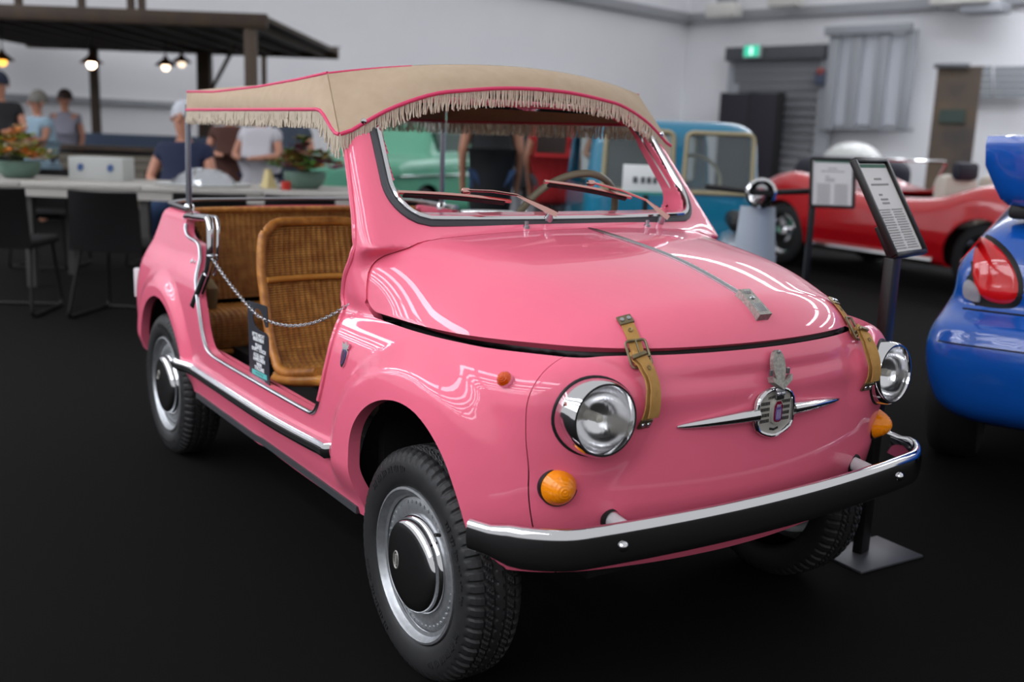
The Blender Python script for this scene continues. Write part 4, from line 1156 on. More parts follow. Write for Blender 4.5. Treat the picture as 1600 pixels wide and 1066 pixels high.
c, d, r = wall_box(1, 1187, 76, 1190, 88, .02, .36); MB().box(c, d, rot=r).build('figure', mat('exit_white', 'E6FFF6', .4, emit=('D8FFF0', 1.2)), ex_)
c, d, r = wall_box(1, 1284, 112, 1298, 134, .12, .14); fb = MB().box(c, d, rot=r, bev=.03).build('fire_box', mat('slate_blue', '4A5368', .5)); tag(fb, 'small blue-grey wall box with red top beside the shutter', 'box')
c, d, r = wall_box(1, 1287, 108, 1297, 118, .14, .14); MB().box(c, d, rot=r, bev=.03).build('red_cap', mat('dull_red', '9A4A44', .5), fb)
wf = empty('window_1'); tag(wf, 'tall barred window frame of grey tubes on the right wall', kind='structure')
for q in (1308, 1343, 1384, 1426):
    c, d, r = wall_box(1, q - 3, 48, q + 3, 204, .10, .15); MB().box(c, d, rot=r, bev=.02).build('bar', GREY, wf)
for q in ((44, 52), (198, 206)):
    c, d, r = wall_box(1, 1300, q[0], 1434, q[1], .12, .15); MB().box(c, d, rot=r, bev=.02).build('rail', GREY, wf)
for i in range(3):
    q0 = (1311, 1346, 1387)[i]; q1 = (1340, 1381, 1423)[i]
    c, d, r = wall_box(1, q0, 54, q1, 196, .03, .05); MB().box(c, d, rot=r).build('pane', mat('frosted_pane', 'D4D8E0', .3), wf)
vent = empty('wall_louvre'); tag(vent, 'pair of grey louvred wall grilles behind the banner', 'grille')
for q in ((1512, 1552), (1558, 1615)):
    for k in range(5):
        c, d, r = wall_box(1, q[0], 105 + k * 10, q[1], 113 + k * 10, .06); MB().box(c, d, rot=r).build('louvre', mat('louvre_grey', '8F9499', .6), vent)
bn = empty('roll_up_banner'); tag(bn, 'tall dark brown exhibition banner at the right wall', 'banner')
BAN = mat('banner_print', '4A4442', .6, noise=(1.4, '6B5A48', .2))
c, d, r = wall_box(1, 1527, 116, 1575, 300, .05, 2.2); zb_ = c[2] - d[2] / 2; c[2] -= zb_ / 2; d = (d[0], d[1], d[2] + zb_); MB().box(c, d, rot=r).build('print', BAN, bn)
c2, d2, r2 = wall_box(1, 1525, 112, 1577, 118, .09, 2.2); MB().box(c2, d2, rot=r2, bev=.02).build('top_bar', mat('banner_bar', '707276', .4, metal=.6), bn)
c2, d2, r2 = wall_box(1, 1533, 178, 1569, 198, .06, 2.22); MB().box(c2, d2, rot=r2).build('green_field', mat('banner_green', '3C4A44', .6), bn)
for i, (q0, q1, h0) in enumerate(((1124, 1168, 10), (1220, 1266, -6))):
    t = empty('flood_lamp'); tag(t, 'white flood lamp high on the right wall, %s of two' % ('nearer the corner' if i == 0 else 'farther from the corner'), 'lamp', 'flood lamps on the right wall')
    c, d, r = wall_box(1, q0, h0, q1, h0 + 20, .5, .1); MB().box(c, d, rot=r, bev=.08).build('shade', mat('lamp_white', 'E4E2DC', .5), t)
    c, d, r = wall_box(1, q0 + 8, h0 - 14, q1 - 8, h0, .2, .1); MB().box(c, d, rot=r, bev=.05).build('bracket', GREY, t)
t = empty('air_unit'); tag(t, 'grey air unit box at the top of the right wall', 'heater')
c, d, r = wall_box(1, 1480, -30, 1570, 10, .7, .1); MB().box(c, d, rot=r, bev=.05).build('case', mat('lamp_white', '', 0), t)
c, d, r = wall_box(1, 1520, 10, 1585, 24, .6, .1); MB().box(c, d, rot=r, bev=.05).build('outlet', GREY, t)

# ------------------------------------------------------------------ information stands
PAPER = mat('printed_paper', 'D6D3D2', .6); FRAME = mat('stand_frame_black', '1A1817', .35, metal=.3); INK = mat('grey_ink', '8A8786', .7); GINK = mat('green_ink', '3E6B57', .7)
def info_stand(name, BL, hdir, hw, udir, uh, foot, lab, post_w, plate=True):
    st = empty(name, (0, 0, 0)); tag(st, lab, 'sign', 'information stands')
    h = np.array(hdir, float); h /= np.linalg.norm(h); u = np.array(udir, float); u -= h * (u @ h); u /= np.linalg.norm(u); n = np.cross(h, u)
    R_ = np.stack([h, u, n], 1); c = BL + h * hw / 2 + u * uh / 2
    MB().box(c - n * .008, (hw, uh, .010), rot=R_, bev=.002).build('back_board', FRAME, st)
    for a, b_, dd in (((0, uh / 2), None, (hw, .014, .02)), ((0, -uh / 2), None, (hw, .014, .02)), ((hw / 2, 0), None, (.014, uh, .02)), ((-hw / 2, 0), None, (.014, uh, .02))):
        MB().box(c + h * a[0] + u * a[1], dd, rot=R_, bev=.003).build('frame_bar', FRAME, st)
    pg = MB().box(c - n * .001, (hw - .02, uh - .02, .003), rot=R_).build('page', PAPER, st, smooth=False)
    b = MB(); b.box(c + u * (uh * .44) + n * .0012, (hw * .86, uh * .035, .001), rot=R_); b.build('heading_band', GINK, pg)
    b = MB()
    for v, w, o in ((.30, .22, 0), (.24, .55, 0), (.13, .10, -.12), (.08, .22, -.06), (.04, .22, -.06)): b.box(c + u * (uh * v) + h * (hw * o) + n * .0012, (hw * w, uh * .018, .001), rot=R_)
    for k in range(16):
        for s in (-1, 1): b.box(c + u * (uh * (-.03 - k * .027)) + h * (hw * .20 * s) + n * .0012, (hw * (.34 - .03 * ((k * 5) % 3)), uh * .010, .001), rot=R_)
    o = b.build('print_lines', INK, pg); o['kind'] = 'stuff'
    top = c - n * .02 - u * (uh * .25); ft = np.array([foot[0], foot[1], 0])
    low = BL + h * (post_w * .5 + .002) - n * .02
    pp = np.array([low[0], low[1], 0])
    e1 = np.array([h[0], h[1], 0]); e1 /= np.linalg.norm(e1); e2 = np.cross((0, 0, 1), e1)
    MB().box(pp + (0, 0, low[2] / 2 + .004), (post_w, .03, low[2] - .004), rot=np.stack([e1, e2, (0, 0, 1)], 1), bev=.003).build('post', FRAME, st)
    MB().box(low + u * .05 + h * .012 - n * .004, (post_w * .6, .10, .02), rot=R_, bev=.003).build('neck', FRAME, st)
    MB().box((ft[0], ft[1], .004), (.17, .27, .008), rot=((.998, .06, 0), (-.06, .998, 0), (0, 0, 1)), bev=.002).build('foot_plate', mat('grey_steel_plate', '55565A', .45, metal=.6), st)
BL = seen(1398, 400, 2.85); BLg = BL.copy()
info_stand('info_stand', BL, .68 * RGT + .73 * FWD, .21, -.107 * RGT + .146 * .68 * FWD + np.array([0, 0, .25]), .297, BL[:2] + .03 * RGT[:2] + .02 * FWD[:2], 'slanted black framed text board on a post behind the pink nose', .055)
BL2 = seen(1266, 322, 5.6)
info_stand('info_stand', BL2, RGT, .235, np.array([0, 0, 1.]) + .25 * FWD, .262, BL2[:2] + .11 * RGT[:2], 'white text board on a thin post beside the red roadster', .03)

# ------------------------------------------------------------------ generic car bodies from fields
CLEAR = mat('far_car_glass', 'DDE6E6', .02, trans=.9, ior=1.02, spec=.5)
def field_obj(name, f, lo, hi, h, m, parent, cuts=()):
    V, Q = surface_net(f, lo, hi, h); T = tri_of(Q)
    for g in cuts: V, T, _ = clip(V, T, g(V))
    n = normals_of(f, V); V, T, n = with_rim(V, T, n, .02)
    return obj_of(name, mesh_of(name, V, T, m, True, n), parent)
def simple_wheel(parent, loc, r, w, rz=0., m=CHROME):
    t = empty('wheel', loc, rz, parent)
    MB().lathe([(r * .62, w * .3), (r * .66, w * .5), (r * .85, w * .52), (r * .96, w * .42), (r, w * .25), (r, -w * .25), (r * .96, -w * .42), (r * .66, -w * .5)], axis=(0, -1, 0), seg=40).build('tyre', TYRE, t)
    MB().lathe([(r * .66, w * .40), (r * .62, w * .44), (r * .55, w * .2), (r * .30, w * .22), (r * .27, w * .42), (r * .12, w * .5), (0, w * .52)], axis=(0, -1, 0), seg=40).build('hubcap', m, t)
    return t
def placed(name, px, dist, head_deg):
    """car frame: local x = its length, local -y faces us when head_deg = 0"""
    g = ground(px, dist); ang = math.atan2(RGT[1], RGT[0]) + math.radians(head_deg)
    return empty(name, tuple(g), ang)
# red roadster: long low body, humped wings, open cockpit
RED = mat('red_paint', 'C4101C', .25, coat=1.)
rd = placed('red_roadster', 1453, 9.8, -60); tag(rd, 'red open roadster parked behind the text boards', 'car')
_rw = spline([-2.0, -1.6, -.8, 0, .9, 1.6, 2.0], [.45, .66, .76, .78, .78, .70, .50]); _rt = spline([-2.0, -1.7, -1.2, -.6, 0, .6, 1.1, 1.6, 2.0], [.62, .80, .86, .82, .78, .80, .86, .80, .62])
def red_f(P):
    x, a, z = P[:, 0], np.abs(P[:, 1]), P[:, 2]
    hump = .09 * np.exp(-((x + 1.15) / .36) ** 2) * sstep(a, .25, .6) + .08 * np.exp(-((x - 1.15) / .40) ** 2) * sstep(a, .25, .6)
    s = a - (_rw(x) - .16 * np.maximum(z - .52, 0) - .22 * np.maximum(.42 - z, 0) + .04 * np.exp(-((np.abs(x) - 1.15) / .38) ** 2))
    f = smax(smax(s, z - _rt(x) - hump, .16), .22 - z, .08)
    return smax(f, np.abs(x) - 2.02, .2)
cock = lambda V: .02 - np.maximum(np.maximum(np.abs(V[:, 0] - .15) - .55, np.abs(V[:, 1]) - .55), .70 - V[:, 2])
archs = [lambda V, c=c: .345 - np.hypot(V[:, 0] - c, V[:, 2] - .32) for c in (-1.17, 1.15)]
field_obj('body', red_f, (-2.1, -.92, .16), (2.1, .92, 1.08), .03, RED, rd, [cock] + archs)
for sx in (-1.17, 1.15):
    simple_wheel(rd, (sx, -.64, .32), .315, .17); simple_wheel(rd, (sx, .64, .32), .315, .17, math.pi)
b = MB(); b.box((0, 0, .40), (3.0, 1.1, .3)); b.build('underbody', DARK, rd)
b = MB(); b.tube([(-.72, -.775, .27), (.72, -.775, .27)], .03, 8); b.build('sill_trim', CHROME, rd)
b = MB(); b.tube(round_path([(1.55, -.66, .44), (1.95, -.58, .44), (2.10, -.3, .44), (2.12, 0, .44), (2.10, .3, .44), (1.95, .58, .44)], .2), .045, 10); b.build('bumper', CHROME, rd)
b = MB(); b.tube(round_path([(-1.6, -.66, .44), (-1.98, -.55, .44), (-2.12, 0, .44), (-1.98, .55, .44)], .2), .045, 10); b.build('bumper', CHROME, rd)
for yy in (-.3, .3):
    b = MB(); b.box((.50, yy, .74), (.16, .46, .52), bev=.07); b.build('seat', mat('cream_leather', 'C8C0B4', .6), rd)
    b = MB(); b.box((.58, yy, 1.03), (.10, .28, .16), bev=.04); b.build('headrest', mat('dark_navy_leather', '17182A', .6), rd)
b = MB(); b.tube(round_path([(-.45, -.60, .80), (-.28, -.56, 1.10), (-.28, .56, 1.10), (-.45, .60, .80)], .06), .014, 8); b.build('screen_frame', CHROME, rd)
# dark car with a white dome roof behind the roadster
wd_ = placed('white_roof_car', 1326, 14.2, 5); tag(wd_, 'small dark car with a domed white roof behind the red roadster', 'car')
def wroof_f(P): return (np.sqrt((P[:, 0] / .42) ** 2 + (P[:, 1] / .5) ** 2 + ((P[:, 2] - .92) / .37) ** 2) - 1) * .4
def wlow_f(P): return smax(smax(np.abs(P[:, 0]) - .62, np.abs(P[:, 1]) - .7, .3), smax(P[:, 2] - 1.10 + .05 * np.abs(P[:, 0]), .25 - P[:, 2], .1), .2)
field_obj('roof', wroof_f, (-.8, -.7, .9), (.8, .7, 1.45), .04, mat('white_paint', 'C9CBC8', .35, coat=.5), wd_, [lambda V: 1.0 - V[:, 2]])
field_obj('body', wlow_f, (-1, -.85, .2), (1, .85, 1.3), .05, mat('dark_navy_leather', '17182A', .6), wd_)
for sx in (-.40, .40): simple_wheel(wd_, (sx, -.62, .26), .26, .14)
# teal microcar: upright cab with big windows
TEALP = mat('teal_paint', '12789A', .3, coat=.8)
tc = placed('teal_microcar', 1020, 7.9, 2); tag(tc, 'boxy teal microcar with cream-trimmed windows behind the pink windscreen', 'car')
def teal_f(P):
    x, a, z = P[:, 0], np.abs(P[:, 1]), P[:, 2]
    s = smax(np.abs(x) - (.605 - .10 * np.maximum(z - .82, 0)), a - .95, .22)
    return smax(smax(s, z - 1.335, .17), .20 - z, .1)
def win_cut(cx, w, z0, z1, r=.06):
    def g(V):
        qx = np.abs(V[:, 0] - cx) - w + r; qz = np.abs(V[:, 2] - (z0 + z1) / 2) - (z1 - z0) / 2 + r
        return -(np.hypot(np.maximum(qx, 0), np.maximum(qz, 0)) + np.minimum(np.maximum(qx, qz), 0) - r)
    return g
field_obj('body', teal_f, (-.8, -1.1, .15), (.8, 1.1, 1.45), .03, TEALP, tc, [win_cut(.275, .235, .86, 1.255), win_cut(-.265, .235, .86, 1.255), lambda V: .02 - np.maximum(np.abs(V[:, 1]) - .75, np.maximum(.88 - V[:, 2], V[:, 2] - 1.25))])
CREAM = mat('cream_trim', 'A89C7C', .5)
for cx in (.275, -.265):
    for yy in (-.955, .955):
        b = MB(); b.tube(round_path([(cx - .235, yy, .86), (cx + .235, yy, .86), (cx + .225, yy * .99, 1.255), (cx - .225, yy * .99, 1.255), (cx - .235, yy, .86)], .05), .016, 8); b.build('window_trim', CREAM, tc)
        b = MB(); b.box((cx, yy * .985, 1.058), (.45, .004, .38)); b.build('window_glass', CLEAR, tc)
b = MB(); b.box((0, 0, .80), (1.06, 1.7, .06), bev=.02); b.build('interior_shelf', mat('interior_black', '141418', .7), tc)
b = MB(); b.tube(arc((.20, -.55, .94), .18, 0, 360, 40, (1, 0, 0), (0, .45, .9))[:-1], .014, 8, closed=True); b.build('steering_wheel', CREAM, tc)
b = MB(); b.box((-.2, .1, 1.0), (.46, .14, .42), bev=.06); b.build('seat_back', mat('grey_vinyl', '4B4B4E', .6), tc)
for sx in (-.45, .45): simple_wheel(tc, (sx, -.75, .22), .22, .12, math.pi / 2 if sx > 0 else -math.pi / 2)
b = MB(); b.lathe([(.05, 0), (.045, .03), (0, .05)], o=(.18, -.95, .58), axis=(0, -1, 0), seg=16); b.build('chrome_handle', CHROME, tc)
# white card on a stand at the teal car
pc = empty('plate_card', tuple(ground(1010, 6.0))); tag(pc, 'white card with blurred dark print seen through the pink windscreen', 'sign')
q = seen(1010, 279, 6.0) - ground(1010, 6.0); R_ = np.stack([RGT, FWD, (0, 0, 1)], 1)
MB().box(q, (.275, .008, .155), rot=R_, bev=.002).build('card', mat('white_card', 'EDEFEF', .5), pc)
for k, (o_, w_) in enumerate(((-.065, .026), (-.02, .022), (.015, .024), (.05, .022))): MB().box(q + RGT * o_ - FWD * .006 + (0, 0, -.01), (w_, .004, .036), rot=R_).build('print_mark', mat('card_ink', '55585A', .6), pc)
MB().box(q - FWD * .006 + (0, 0, -.085), (.275, .006, .018), rot=R_).build('green_edge', mat('sea_green', '3E8F86', .5), pc)
MB().box((0, 0, (q[2] - .07) / 2) + FWD * .02, (.03, .02, q[2] - .07), rot=R_).build('stem', BLACK, pc)
MB().box((0, 0, .006) + FWD * .02, (.24, .24, .012), rot=R_, bev=.003).build('foot_plate', BLACK, pc)
# silver scooter between the teal car and the red roadster
SILV = mat('silver_blue_paint', 'A9B4C0', .3, coat=.6)
sc = placed('silver_scooter', 1188, 5.75, -98); tag(sc, 'pale silver motor scooter between the teal car and red roadster', 'scooter')
b = MB(); G = np.array([[(-.02 - .05 * (abs(v) ** 2), v * (.13 - .04 * u), .30 + .55 * u) for v in np.linspace(-1, 1, 13)] for u in np.linspace(0, 1, 13)]); b.sheet(G, .01); b.build('leg_shield', SILV, sc)
b = MB(); b.lathe([(.02, -.10), (.075, -.05), (.085, 0), (.07, .01)], o=(.06, 0, .93), axis=(1, 0, 0), seg=20); b.build('headlamp', CHROME, sc)
b = MB(); b.tube([(-.04, -.30, .95), (.02, 0, .93), (-.04, .30, .95)], .016, 8); b.build('handlebar', BLACK, sc)
simple_wheel(sc, (.10, 0, .22), .22, .10); b = MB(); b.tube(arc((.10, 0, .22), .25, 30, 170, 16, (1, 0, 0), (0, 0, 1)), .05, 8); b.build('front_mudguard', SILV, sc)
b = MB(); b.box((-.75, 0, .48), (.75, .34, .34), bev=.12); b.build('rear_body', SILV, sc); b = MB(); b.box((-.65, 0, .72), (.6, .26, .10), bev=.04); b.build('saddle', BLACK, sc)
b = MB(); b.box((-.25, 0, .28), (.5, .3, .04), bev=.01); b.build('footboard', SILV, sc); simple_wheel(sc, (-.9, 0, .22), .22, .10)
# mint car and a white van seen through the windscreen
MINT = mat('mint_paint', '5FA98C', .35, coat=.6)
mc = placed('mint_car', 668, 13.0, 62); tag(mc, 'mint green vintage car seen through the pink windscreen', 'car')
def mint_f(P):
    x, a, z = P[:, 0], np.abs(P[:, 1]), P[:, 2]
    low = smax(smax(a - .78, np.abs(x) - 1.9, .3), smax(z - (.95 - .05 * x * x * .3), .25 - z, .1), .15)
    cab = smax(smax(a - (.70 - .3 * (z - .9)), np.abs(x + .1) - (1.05 - .75 * (z - .9)), .2), smax(z - 1.42, .8 - z, .05), .12)
    return smin(low, cab, .03)
field_obj('body', mint_f, (-2.0, -.9, .2), (2.0, .9, 1.5), .035, MINT, mc, [win_cut(-.50, .36, .99, 1.34, .05), win_cut(.32, .40, .99, 1.34, .05)] + [lambda V, c=c: .33 - np.hypot(V[:, 0] - c, V[:, 2] - .30) for c in (-1.2, 1.2)])
for sx in (-1.2, 1.2): simple_wheel(mc, (sx, -.66, .30), .30, .16)
b = MB(); b.tube([(-1.85, -.80, .72), (1.85, -.80, .72)], .014, 6); b.build('belt_trim', CHROME, mc)
b = MB(); b.box((0, 0, .55), (2.4, 1.2, .3)); b.build('underbody', DARK, mc)
for q in (-.5, .32): b = MB(); b.box((q, -.66, 1.16), (.72, .004, .36), rot=((1, 0, 0), (0, .95, .28), (0, -.28, .95))); b.build('window_glass', CLEAR, mc)
wv = placed('white_van', 690, 17.5, -4); tag(wv, 'white van parked behind the mint green car', 'van')
def van_f(P):
    x, a, z = P[:, 0], np.abs(P[:, 1]), P[:, 2]
    return smax(smax(a - .75, np.abs(x) - 1.7, .25), smax(z - (1.38 - .25 * sstep(x, .9, 1.6)), .25 - z, .2), .2)
field_obj('body', van_f, (-1.9, -.9, .2), (1.9, .9, 1.6), .05, mat('white_paint', 'C9CBC8', .35, coat=.5), wv, [lambda V: .32 - np.hypot(np.abs(V[:, 0]) - 1.1, V[:, 2] - .30)])
for sx in (-1.1, 1.1): simple_wheel(wv, (sx, -.62, .30), .30, .16)
b = MB(); b.box((1.45, -.72, .86), (.16, .06, .12), bev=.02); b.build('orange_lamp', AMBER, wv)
b = MB(); b.box((.55, -.765, 1.1), (.75, .012, .34), bev=.05); b.build('side_window', mat('dark_glass', '22282A', .1), wv)
for q in (-1.0, -.2): b = MB(); b.box((q, -.765, .75), (.01, .01, .8)); b.build('door_seam', GREY, wv)

# ------------------------------------------------------------------ blue saloon at the right edge
BLUE = mat('blue_paint', '1155B2', .22, coat=1.)
bl = empty('blue_saloon'); tag(bl, 'deep blue saloon with rear wing at the right edge of the photograph', 'car')
B0 = ground(1470, 3.36); bl.location = tuple(B0); bl.rotation_euler = (0, 0, math.atan2(RGT[1], RGT[0]) - math.radians(27))
# local: x to the right along its tail, y away from us, z up; left rear corner near x = 0
rearof = spline([.20, .30, .42, .58, .62, .66, .74, .88, .96, 1.0], [.16, .06, .005, .00, .02, .10, .115, .16, .24, .34])
_bw = spline([.2, .32, .45, .60, .64, .70, .80, .90, 1.0], [.72, .80, .845, .84, .82, .795, .785, .73, .66])
def blue_f(P):
    x, y, z = P[:, 0], P[:, 1], P[:, 2]
    cx = np.abs(x - .85)
    r = -(y - rearof(z) - .20 * (cx / .85) ** 2 * .35)
    hw = _bw(z)
    f = smax(smax(cx - hw, r, .11), smax(z - (.985 + .08 * np.clip(y - .25, 0, 1)), .26 - z, .12), .10)
    return smax(f, y - 2.2, .1)
field_obj('body', blue_f, (-.15, -.15, .18), (1.85, 2.3, 1.15), .016, BLUE, bl)
BF = lambda x_, z_: march((x_, -.6, z_), (0, 1, 0), blue_f, 1.6)
def tail_patch(poly, off, name, m, parent):
    """a moulded lens hugging the skin: outline in (x, z)"""
    pts = smooth_poly(poly, 2); c0 = pts.mean(0); G = []
    for u in np.linspace(.02, 1, 9):
        G.append([(lambda q: q[0] + q[1] * (off * (1.0 if u < .95 else .2)))(BF(*(c0 + (p - c0) * u))) for p in np.concatenate([pts, pts[:1]])])
    return MB().grid(np.array(G)).build(name, m, parent)
REDL = mat('red_lens', 'D3141A', .12, coat=1., spec=.6); CLRL = mat('clear_lens', '9A9AA0', .15, coat=1.)
lp_ = empty('tail_lamp', parent=bl)
tail_patch([(0.105, .900), (0.150, .905), (0.220, .85), (0.265, .77), (0.260, .705), (0.220, .690), (0.160, .70), (0.115, .76)], .008, 'red_lens', REDL, lp_)
tail_patch([(0.092, .76), (0.115, .765), (0.145, .735), (0.155, .690), (0.130, .687), (0.095, .70)], .010, 'clear_lens', CLRL, lp_)
tail_patch([(0.112, .905), (0.155, .918), (0.235, .86), (0.280, .77), (0.275, .69), (0.220, .676), (0.090, .68)], .003, 'lamp_gasket', RUBBER, lp_)
pts = [BF(x_, .560)[0] for x_ in np.linspace(.04, 1.4, 40)]
MB().tube(np.array(pts), .003, 6).build('bumper_line', RUBBER, bl)
pts = [BF(x_, .665)[0] for x_ in np.linspace(.10, 1.4, 40)]; MB().tube(np.array(pts), .004, 6).build('bumper_gap', RUBBER, bl)
pts = [BF(.30, z_)[0] for z_ in np.linspace(.66, .74, 8)]; MB().tube(np.array(pts), .002, 6).build('panel_gap', RUBBER, bl)
# rear wing: upright end plate sweeping into the blade
wing = empty('rear_wing', parent=bl)
sec = smooth_poly([(.00, .0), (.10, -.02), (.24, .0), (.26, .10), (.25, .21), (.22, .225), (.06, .215), (.0, .20), (-.035, .16), (-.03, .06)], 2)
pth = np.array([(.175, .20, 1.015), (.172, .20, 1.03), (.165, .20, 1.06), (.16, .20, 1.10), (.155, .20, 1.15), (.15, .20, 1.20), (.15, .20, 1.235)])
b = MB(); secp = np.array(smooth_poly([(0, -.05), (.9, -.05), (.9, .20), (0, .20)], 2))
G = []
for k, (z_, i_, o_) in enumerate(((1.02, .075, .03), (1.04, .050, .012), (1.075, .030, .0), (1.15, -.008, -.01), (1.215, -.014, -.02), (1.245, -.012, -.012), (1.252, .02, .02))):
    G.append([(.120 + i_ + p[0] * (1 - i_ * .3), .16 + o_ + p[1], z_) for p in np.concatenate([secp, secp[:1]])])
b.grid(np.array(G)); b.add([(.62, .24, 1.254)] + [tuple(np.array(g)) for g in G[-1]], [[0, i + 2, i + 1] for i in range(len(G[-1]) - 1)])
b.build('wing_blade', BLUE, wing, angle=50)
b = MB(); b.box((.60, .27, 1.00), (.80, .12, .05), bev=.015); b.build('wing_foot', RUBBER, wing)
simple_wheel(bl, (.10, .75, .31), .31, .20, -math.pi / 2)
simple_wheel(bl, (1.60, .75, .31), .31, .20, math.pi / 2)

# ------------------------------------------------------------------ café corner on the left
WOOD = mat('dark_stained_wood', '30231A', .6, noise=(6, '46331F', .3)); WOODL = mat('grey_brown_slats', '6A6358', .7, noise=(8, '7A7266', .3)); TABLE = mat('pale_tabletop', 'A8A49E', .5)
pg = empty('timber_pergola', tuple(ground(150, 14))); tag(pg, 'dark brown timber pergola over the cafe bar at the left', 'pergola'); PO = ground(150, 14)
A_, B_ = seen(-260, 2, 12.0), seen(418, 47, 12.0); zr = 2.36
fa = np.array([A_[0], A_[1], zr]); fb_ = np.array([B_[0], B_[1], zr]); dep = FWD * 5.0 - RGT * .0
Lr = np.linalg.norm(fb_ - fa); dr = (fb_ - fa) / Lr; Rr = np.stack([dr, np.cross((0, 0, 1), dr), (0, 0, 1)], 1)
nn_ = np.cross((0, 0, 1), dr); nn_ = nn_ if nn_ @ FWD > 0 else -nn_
MB().box((fa + fb_) / 2 + nn_ * 2.3 - PO + (0, 0, .03), (Lr, 4.6, .05), rot=Rr).build('roof_board', WOOD, pg, smooth=False)
for q in (0.0, 4.6): MB().box((fa + fb_) / 2 + nn_ * q - PO + (0, 0, 0), (Lr, .10, .16), rot=Rr, bev=.01).build('beam', WOOD, pg)
for k in range(12): MB().box(fa + dr * (Lr * (k + .5) / 12) + nn_ * 2.3 - PO - (0, 0, .03), (.05, 4.5, .08), rot=Rr).build('rafter', WOOD, pg)
for px_, d_, w_ in ((395, 12.05, .13), (324, 16.4, .20), (155, 16.4, .12), (-90, 16.4, .2)):
    g = ground(px_, d_) - PO; MB().box(g + (0, 0, zr / 2), (w_, w_, zr), rot=Rr, bev=.01).build('post', WOOD if px_ != 395 else mat('mid_brown_wood', '4A3A2C', .6), pg)
for px_ in (30, 128, 205, 222): g = seen(px_, 20, 12.1); MB().box(np.array([g[0], g[1], zr + .3]) - PO, (.07, .07, .5), rot=Rr).build('roof_post', WOOD, pg)
MB().tube([np.array([*ground(335, 16.3)[:2], 1.75]) - PO, np.array([*ground(370, 15)[:2], 2.3]) - PO], .03, 6).build('brace', WOOD, pg)
aw = empty('awning_blade', tuple(ground(470, 18.5))); tag(aw, 'long dark red-brown tapering board jutting from the pergola', 'board')
q0, q1 = seen(412, 82, 18.5) - ground(470, 18.5), seen(532, 74, 18.5) - ground(470, 18.5)
MB().tube([q0, (q0 + q1) / 2 + (0, 0, .02), q1], [.09, .08, .02], 8, flat=.5).build('blade', mat('oxblood_wood', '4A2A2A', .6), aw); MB().tube([np.array([0, 0, 0.]), q0 * (1, 1, 0) + (0, 0, 1.0), q0], .05, 6).build('mast', WOOD, aw)
for i, (px_, py_, d_, w) in enumerate(((4, 97, 13.5, 3.0), (143, 101, 13.5, 12.), (259, 105, 14.5, 4.0), (284, 100, 15.5, 2.0))):
    p = seen(px_, py_, d_); t = empty('pendant_lamp', tuple(p)); tag(t, ('amber pendant lamp at the left edge under the pergola', 'brightest pendant lamp under the pergola before the thin post', 'pale pendant lamp under the pergola near the thick post', 'faint pendant lamp deepest under the pergola')[i], 'lamp', 'pendant lamps under the pergola')
    MB().lathe([(0, .055), (.03, .045), (.05, .02), (.055, 0), (.05, -.025), (.03, -.045), (0, -.055)], seg=20).build('bulb', mat('warm_bulb_%d' % i, 'FFE0B0', .4, emit=('FFB040' if i == 0 else 'FFE3C4', w)), t)
    MB().lathe([(.02, .16), (.03, .12), (.14, .03), (.145, .02), (.135, .025), (.025, .11)], seg=24).build('shade', mat('copper_shade', '7A4A2A', .35, metal=.8), t)
    MB().tube([(0, 0, .16), (0, 0, zr - p[2] - .02)], .008, 6).build('cord', BLACK, t)
# bar counter with slatted front
br = empty('bar_counter', tuple(ground(230, 12.6))); tag(br, 'grey-brown slatted bar counter under the pergola', 'counter'); BO = ground(230, 12.6)
a, c = seen(-120, 260, 12.6), seen(412, 260, 12.6); Lb = np.linalg.norm((c - a)[:2]); db = (c - a) * (1, 1, 0) / Lb; Rb = np.stack([db, np.cross((0, 0, 1), db), (0, 0, 1)], 1); mid = (a + c) / 2 * (1, 1, 0) - BO
for k in range(8): MB().box(mid + (0, 0, .06 + k * .098), (Lb, .04, .088), rot=Rb, bev=.006).build('slat', WOODL, br)
MB().box(mid + (0, 0, .86) + FWD * .25, (Lb + .1, .62, .05), rot=Rb, bev=.01).build('counter_top', WOOD, br); MB().box(mid + (0, 0, .42) + FWD * .2, (Lb - .1, .3, .8), rot=Rb).build('carcass', DARK, br)
sf = empty('blue_banquette', tuple(ground(230, 15.6))); tag(sf, 'slate blue banquette back behind the bar counter', 'bench')
MB().box((0, 0, .80), (5.0, .12, .42), rot=Rb, bev=.03).build('back', mat('slate_blue_fabric', '4C5A70', .8), sf); MB().box((0, 0, .35) - FWD * .25, (5.0, .5, .3), rot=Rb, bev=.05).build('seat', mat('slate_blue_fabric', '', 0), sf)
for q in (-2.3, 0, 2.3): MB().box(db * q + (0, 0, .1) - FWD * .2, (.08, .4, .2), rot=Rb).build('leg', BLACK, sf)
# long white table
TD = 7.2; tb = empty('long_table', tuple(ground(260, TD))); tag(tb, 'long pale dining table in front of the slatted bar', 'table'); TO = ground(260, TD)
a, c = seen(-160, 285, TD), seen(600, 300, TD); Lt = np.linalg.norm((c - a)[:2]); dt_ = (c - a) * (1, 1, 0) / Lt; Rt = np.stack([dt_, np.cross((0, 0, 1), dt_), (0, 0, 1)], 1); mid = (a + c) / 2 * (1, 1, 0) - TO; bk = np.cross((0, 0, 1), dt_); bk = bk if bk @ FWD > 0 else -bk
ZT = .755
for k in range(4): MB().box(mid + dt_ * (Lt * (k - 1.5) / 4) + bk * .42 + (0, 0, ZT - .02), (Lt / 4 - .004, .84, .04), rot=Rt, bev=.006).build('top_panel', TABLE, tb)
for q in (0.03, .80): MB().box(mid + bk * q + (0, 0, ZT - .072), (Lt - .06, .03, .062), rot=Rt).build('apron', TABLE, tb)
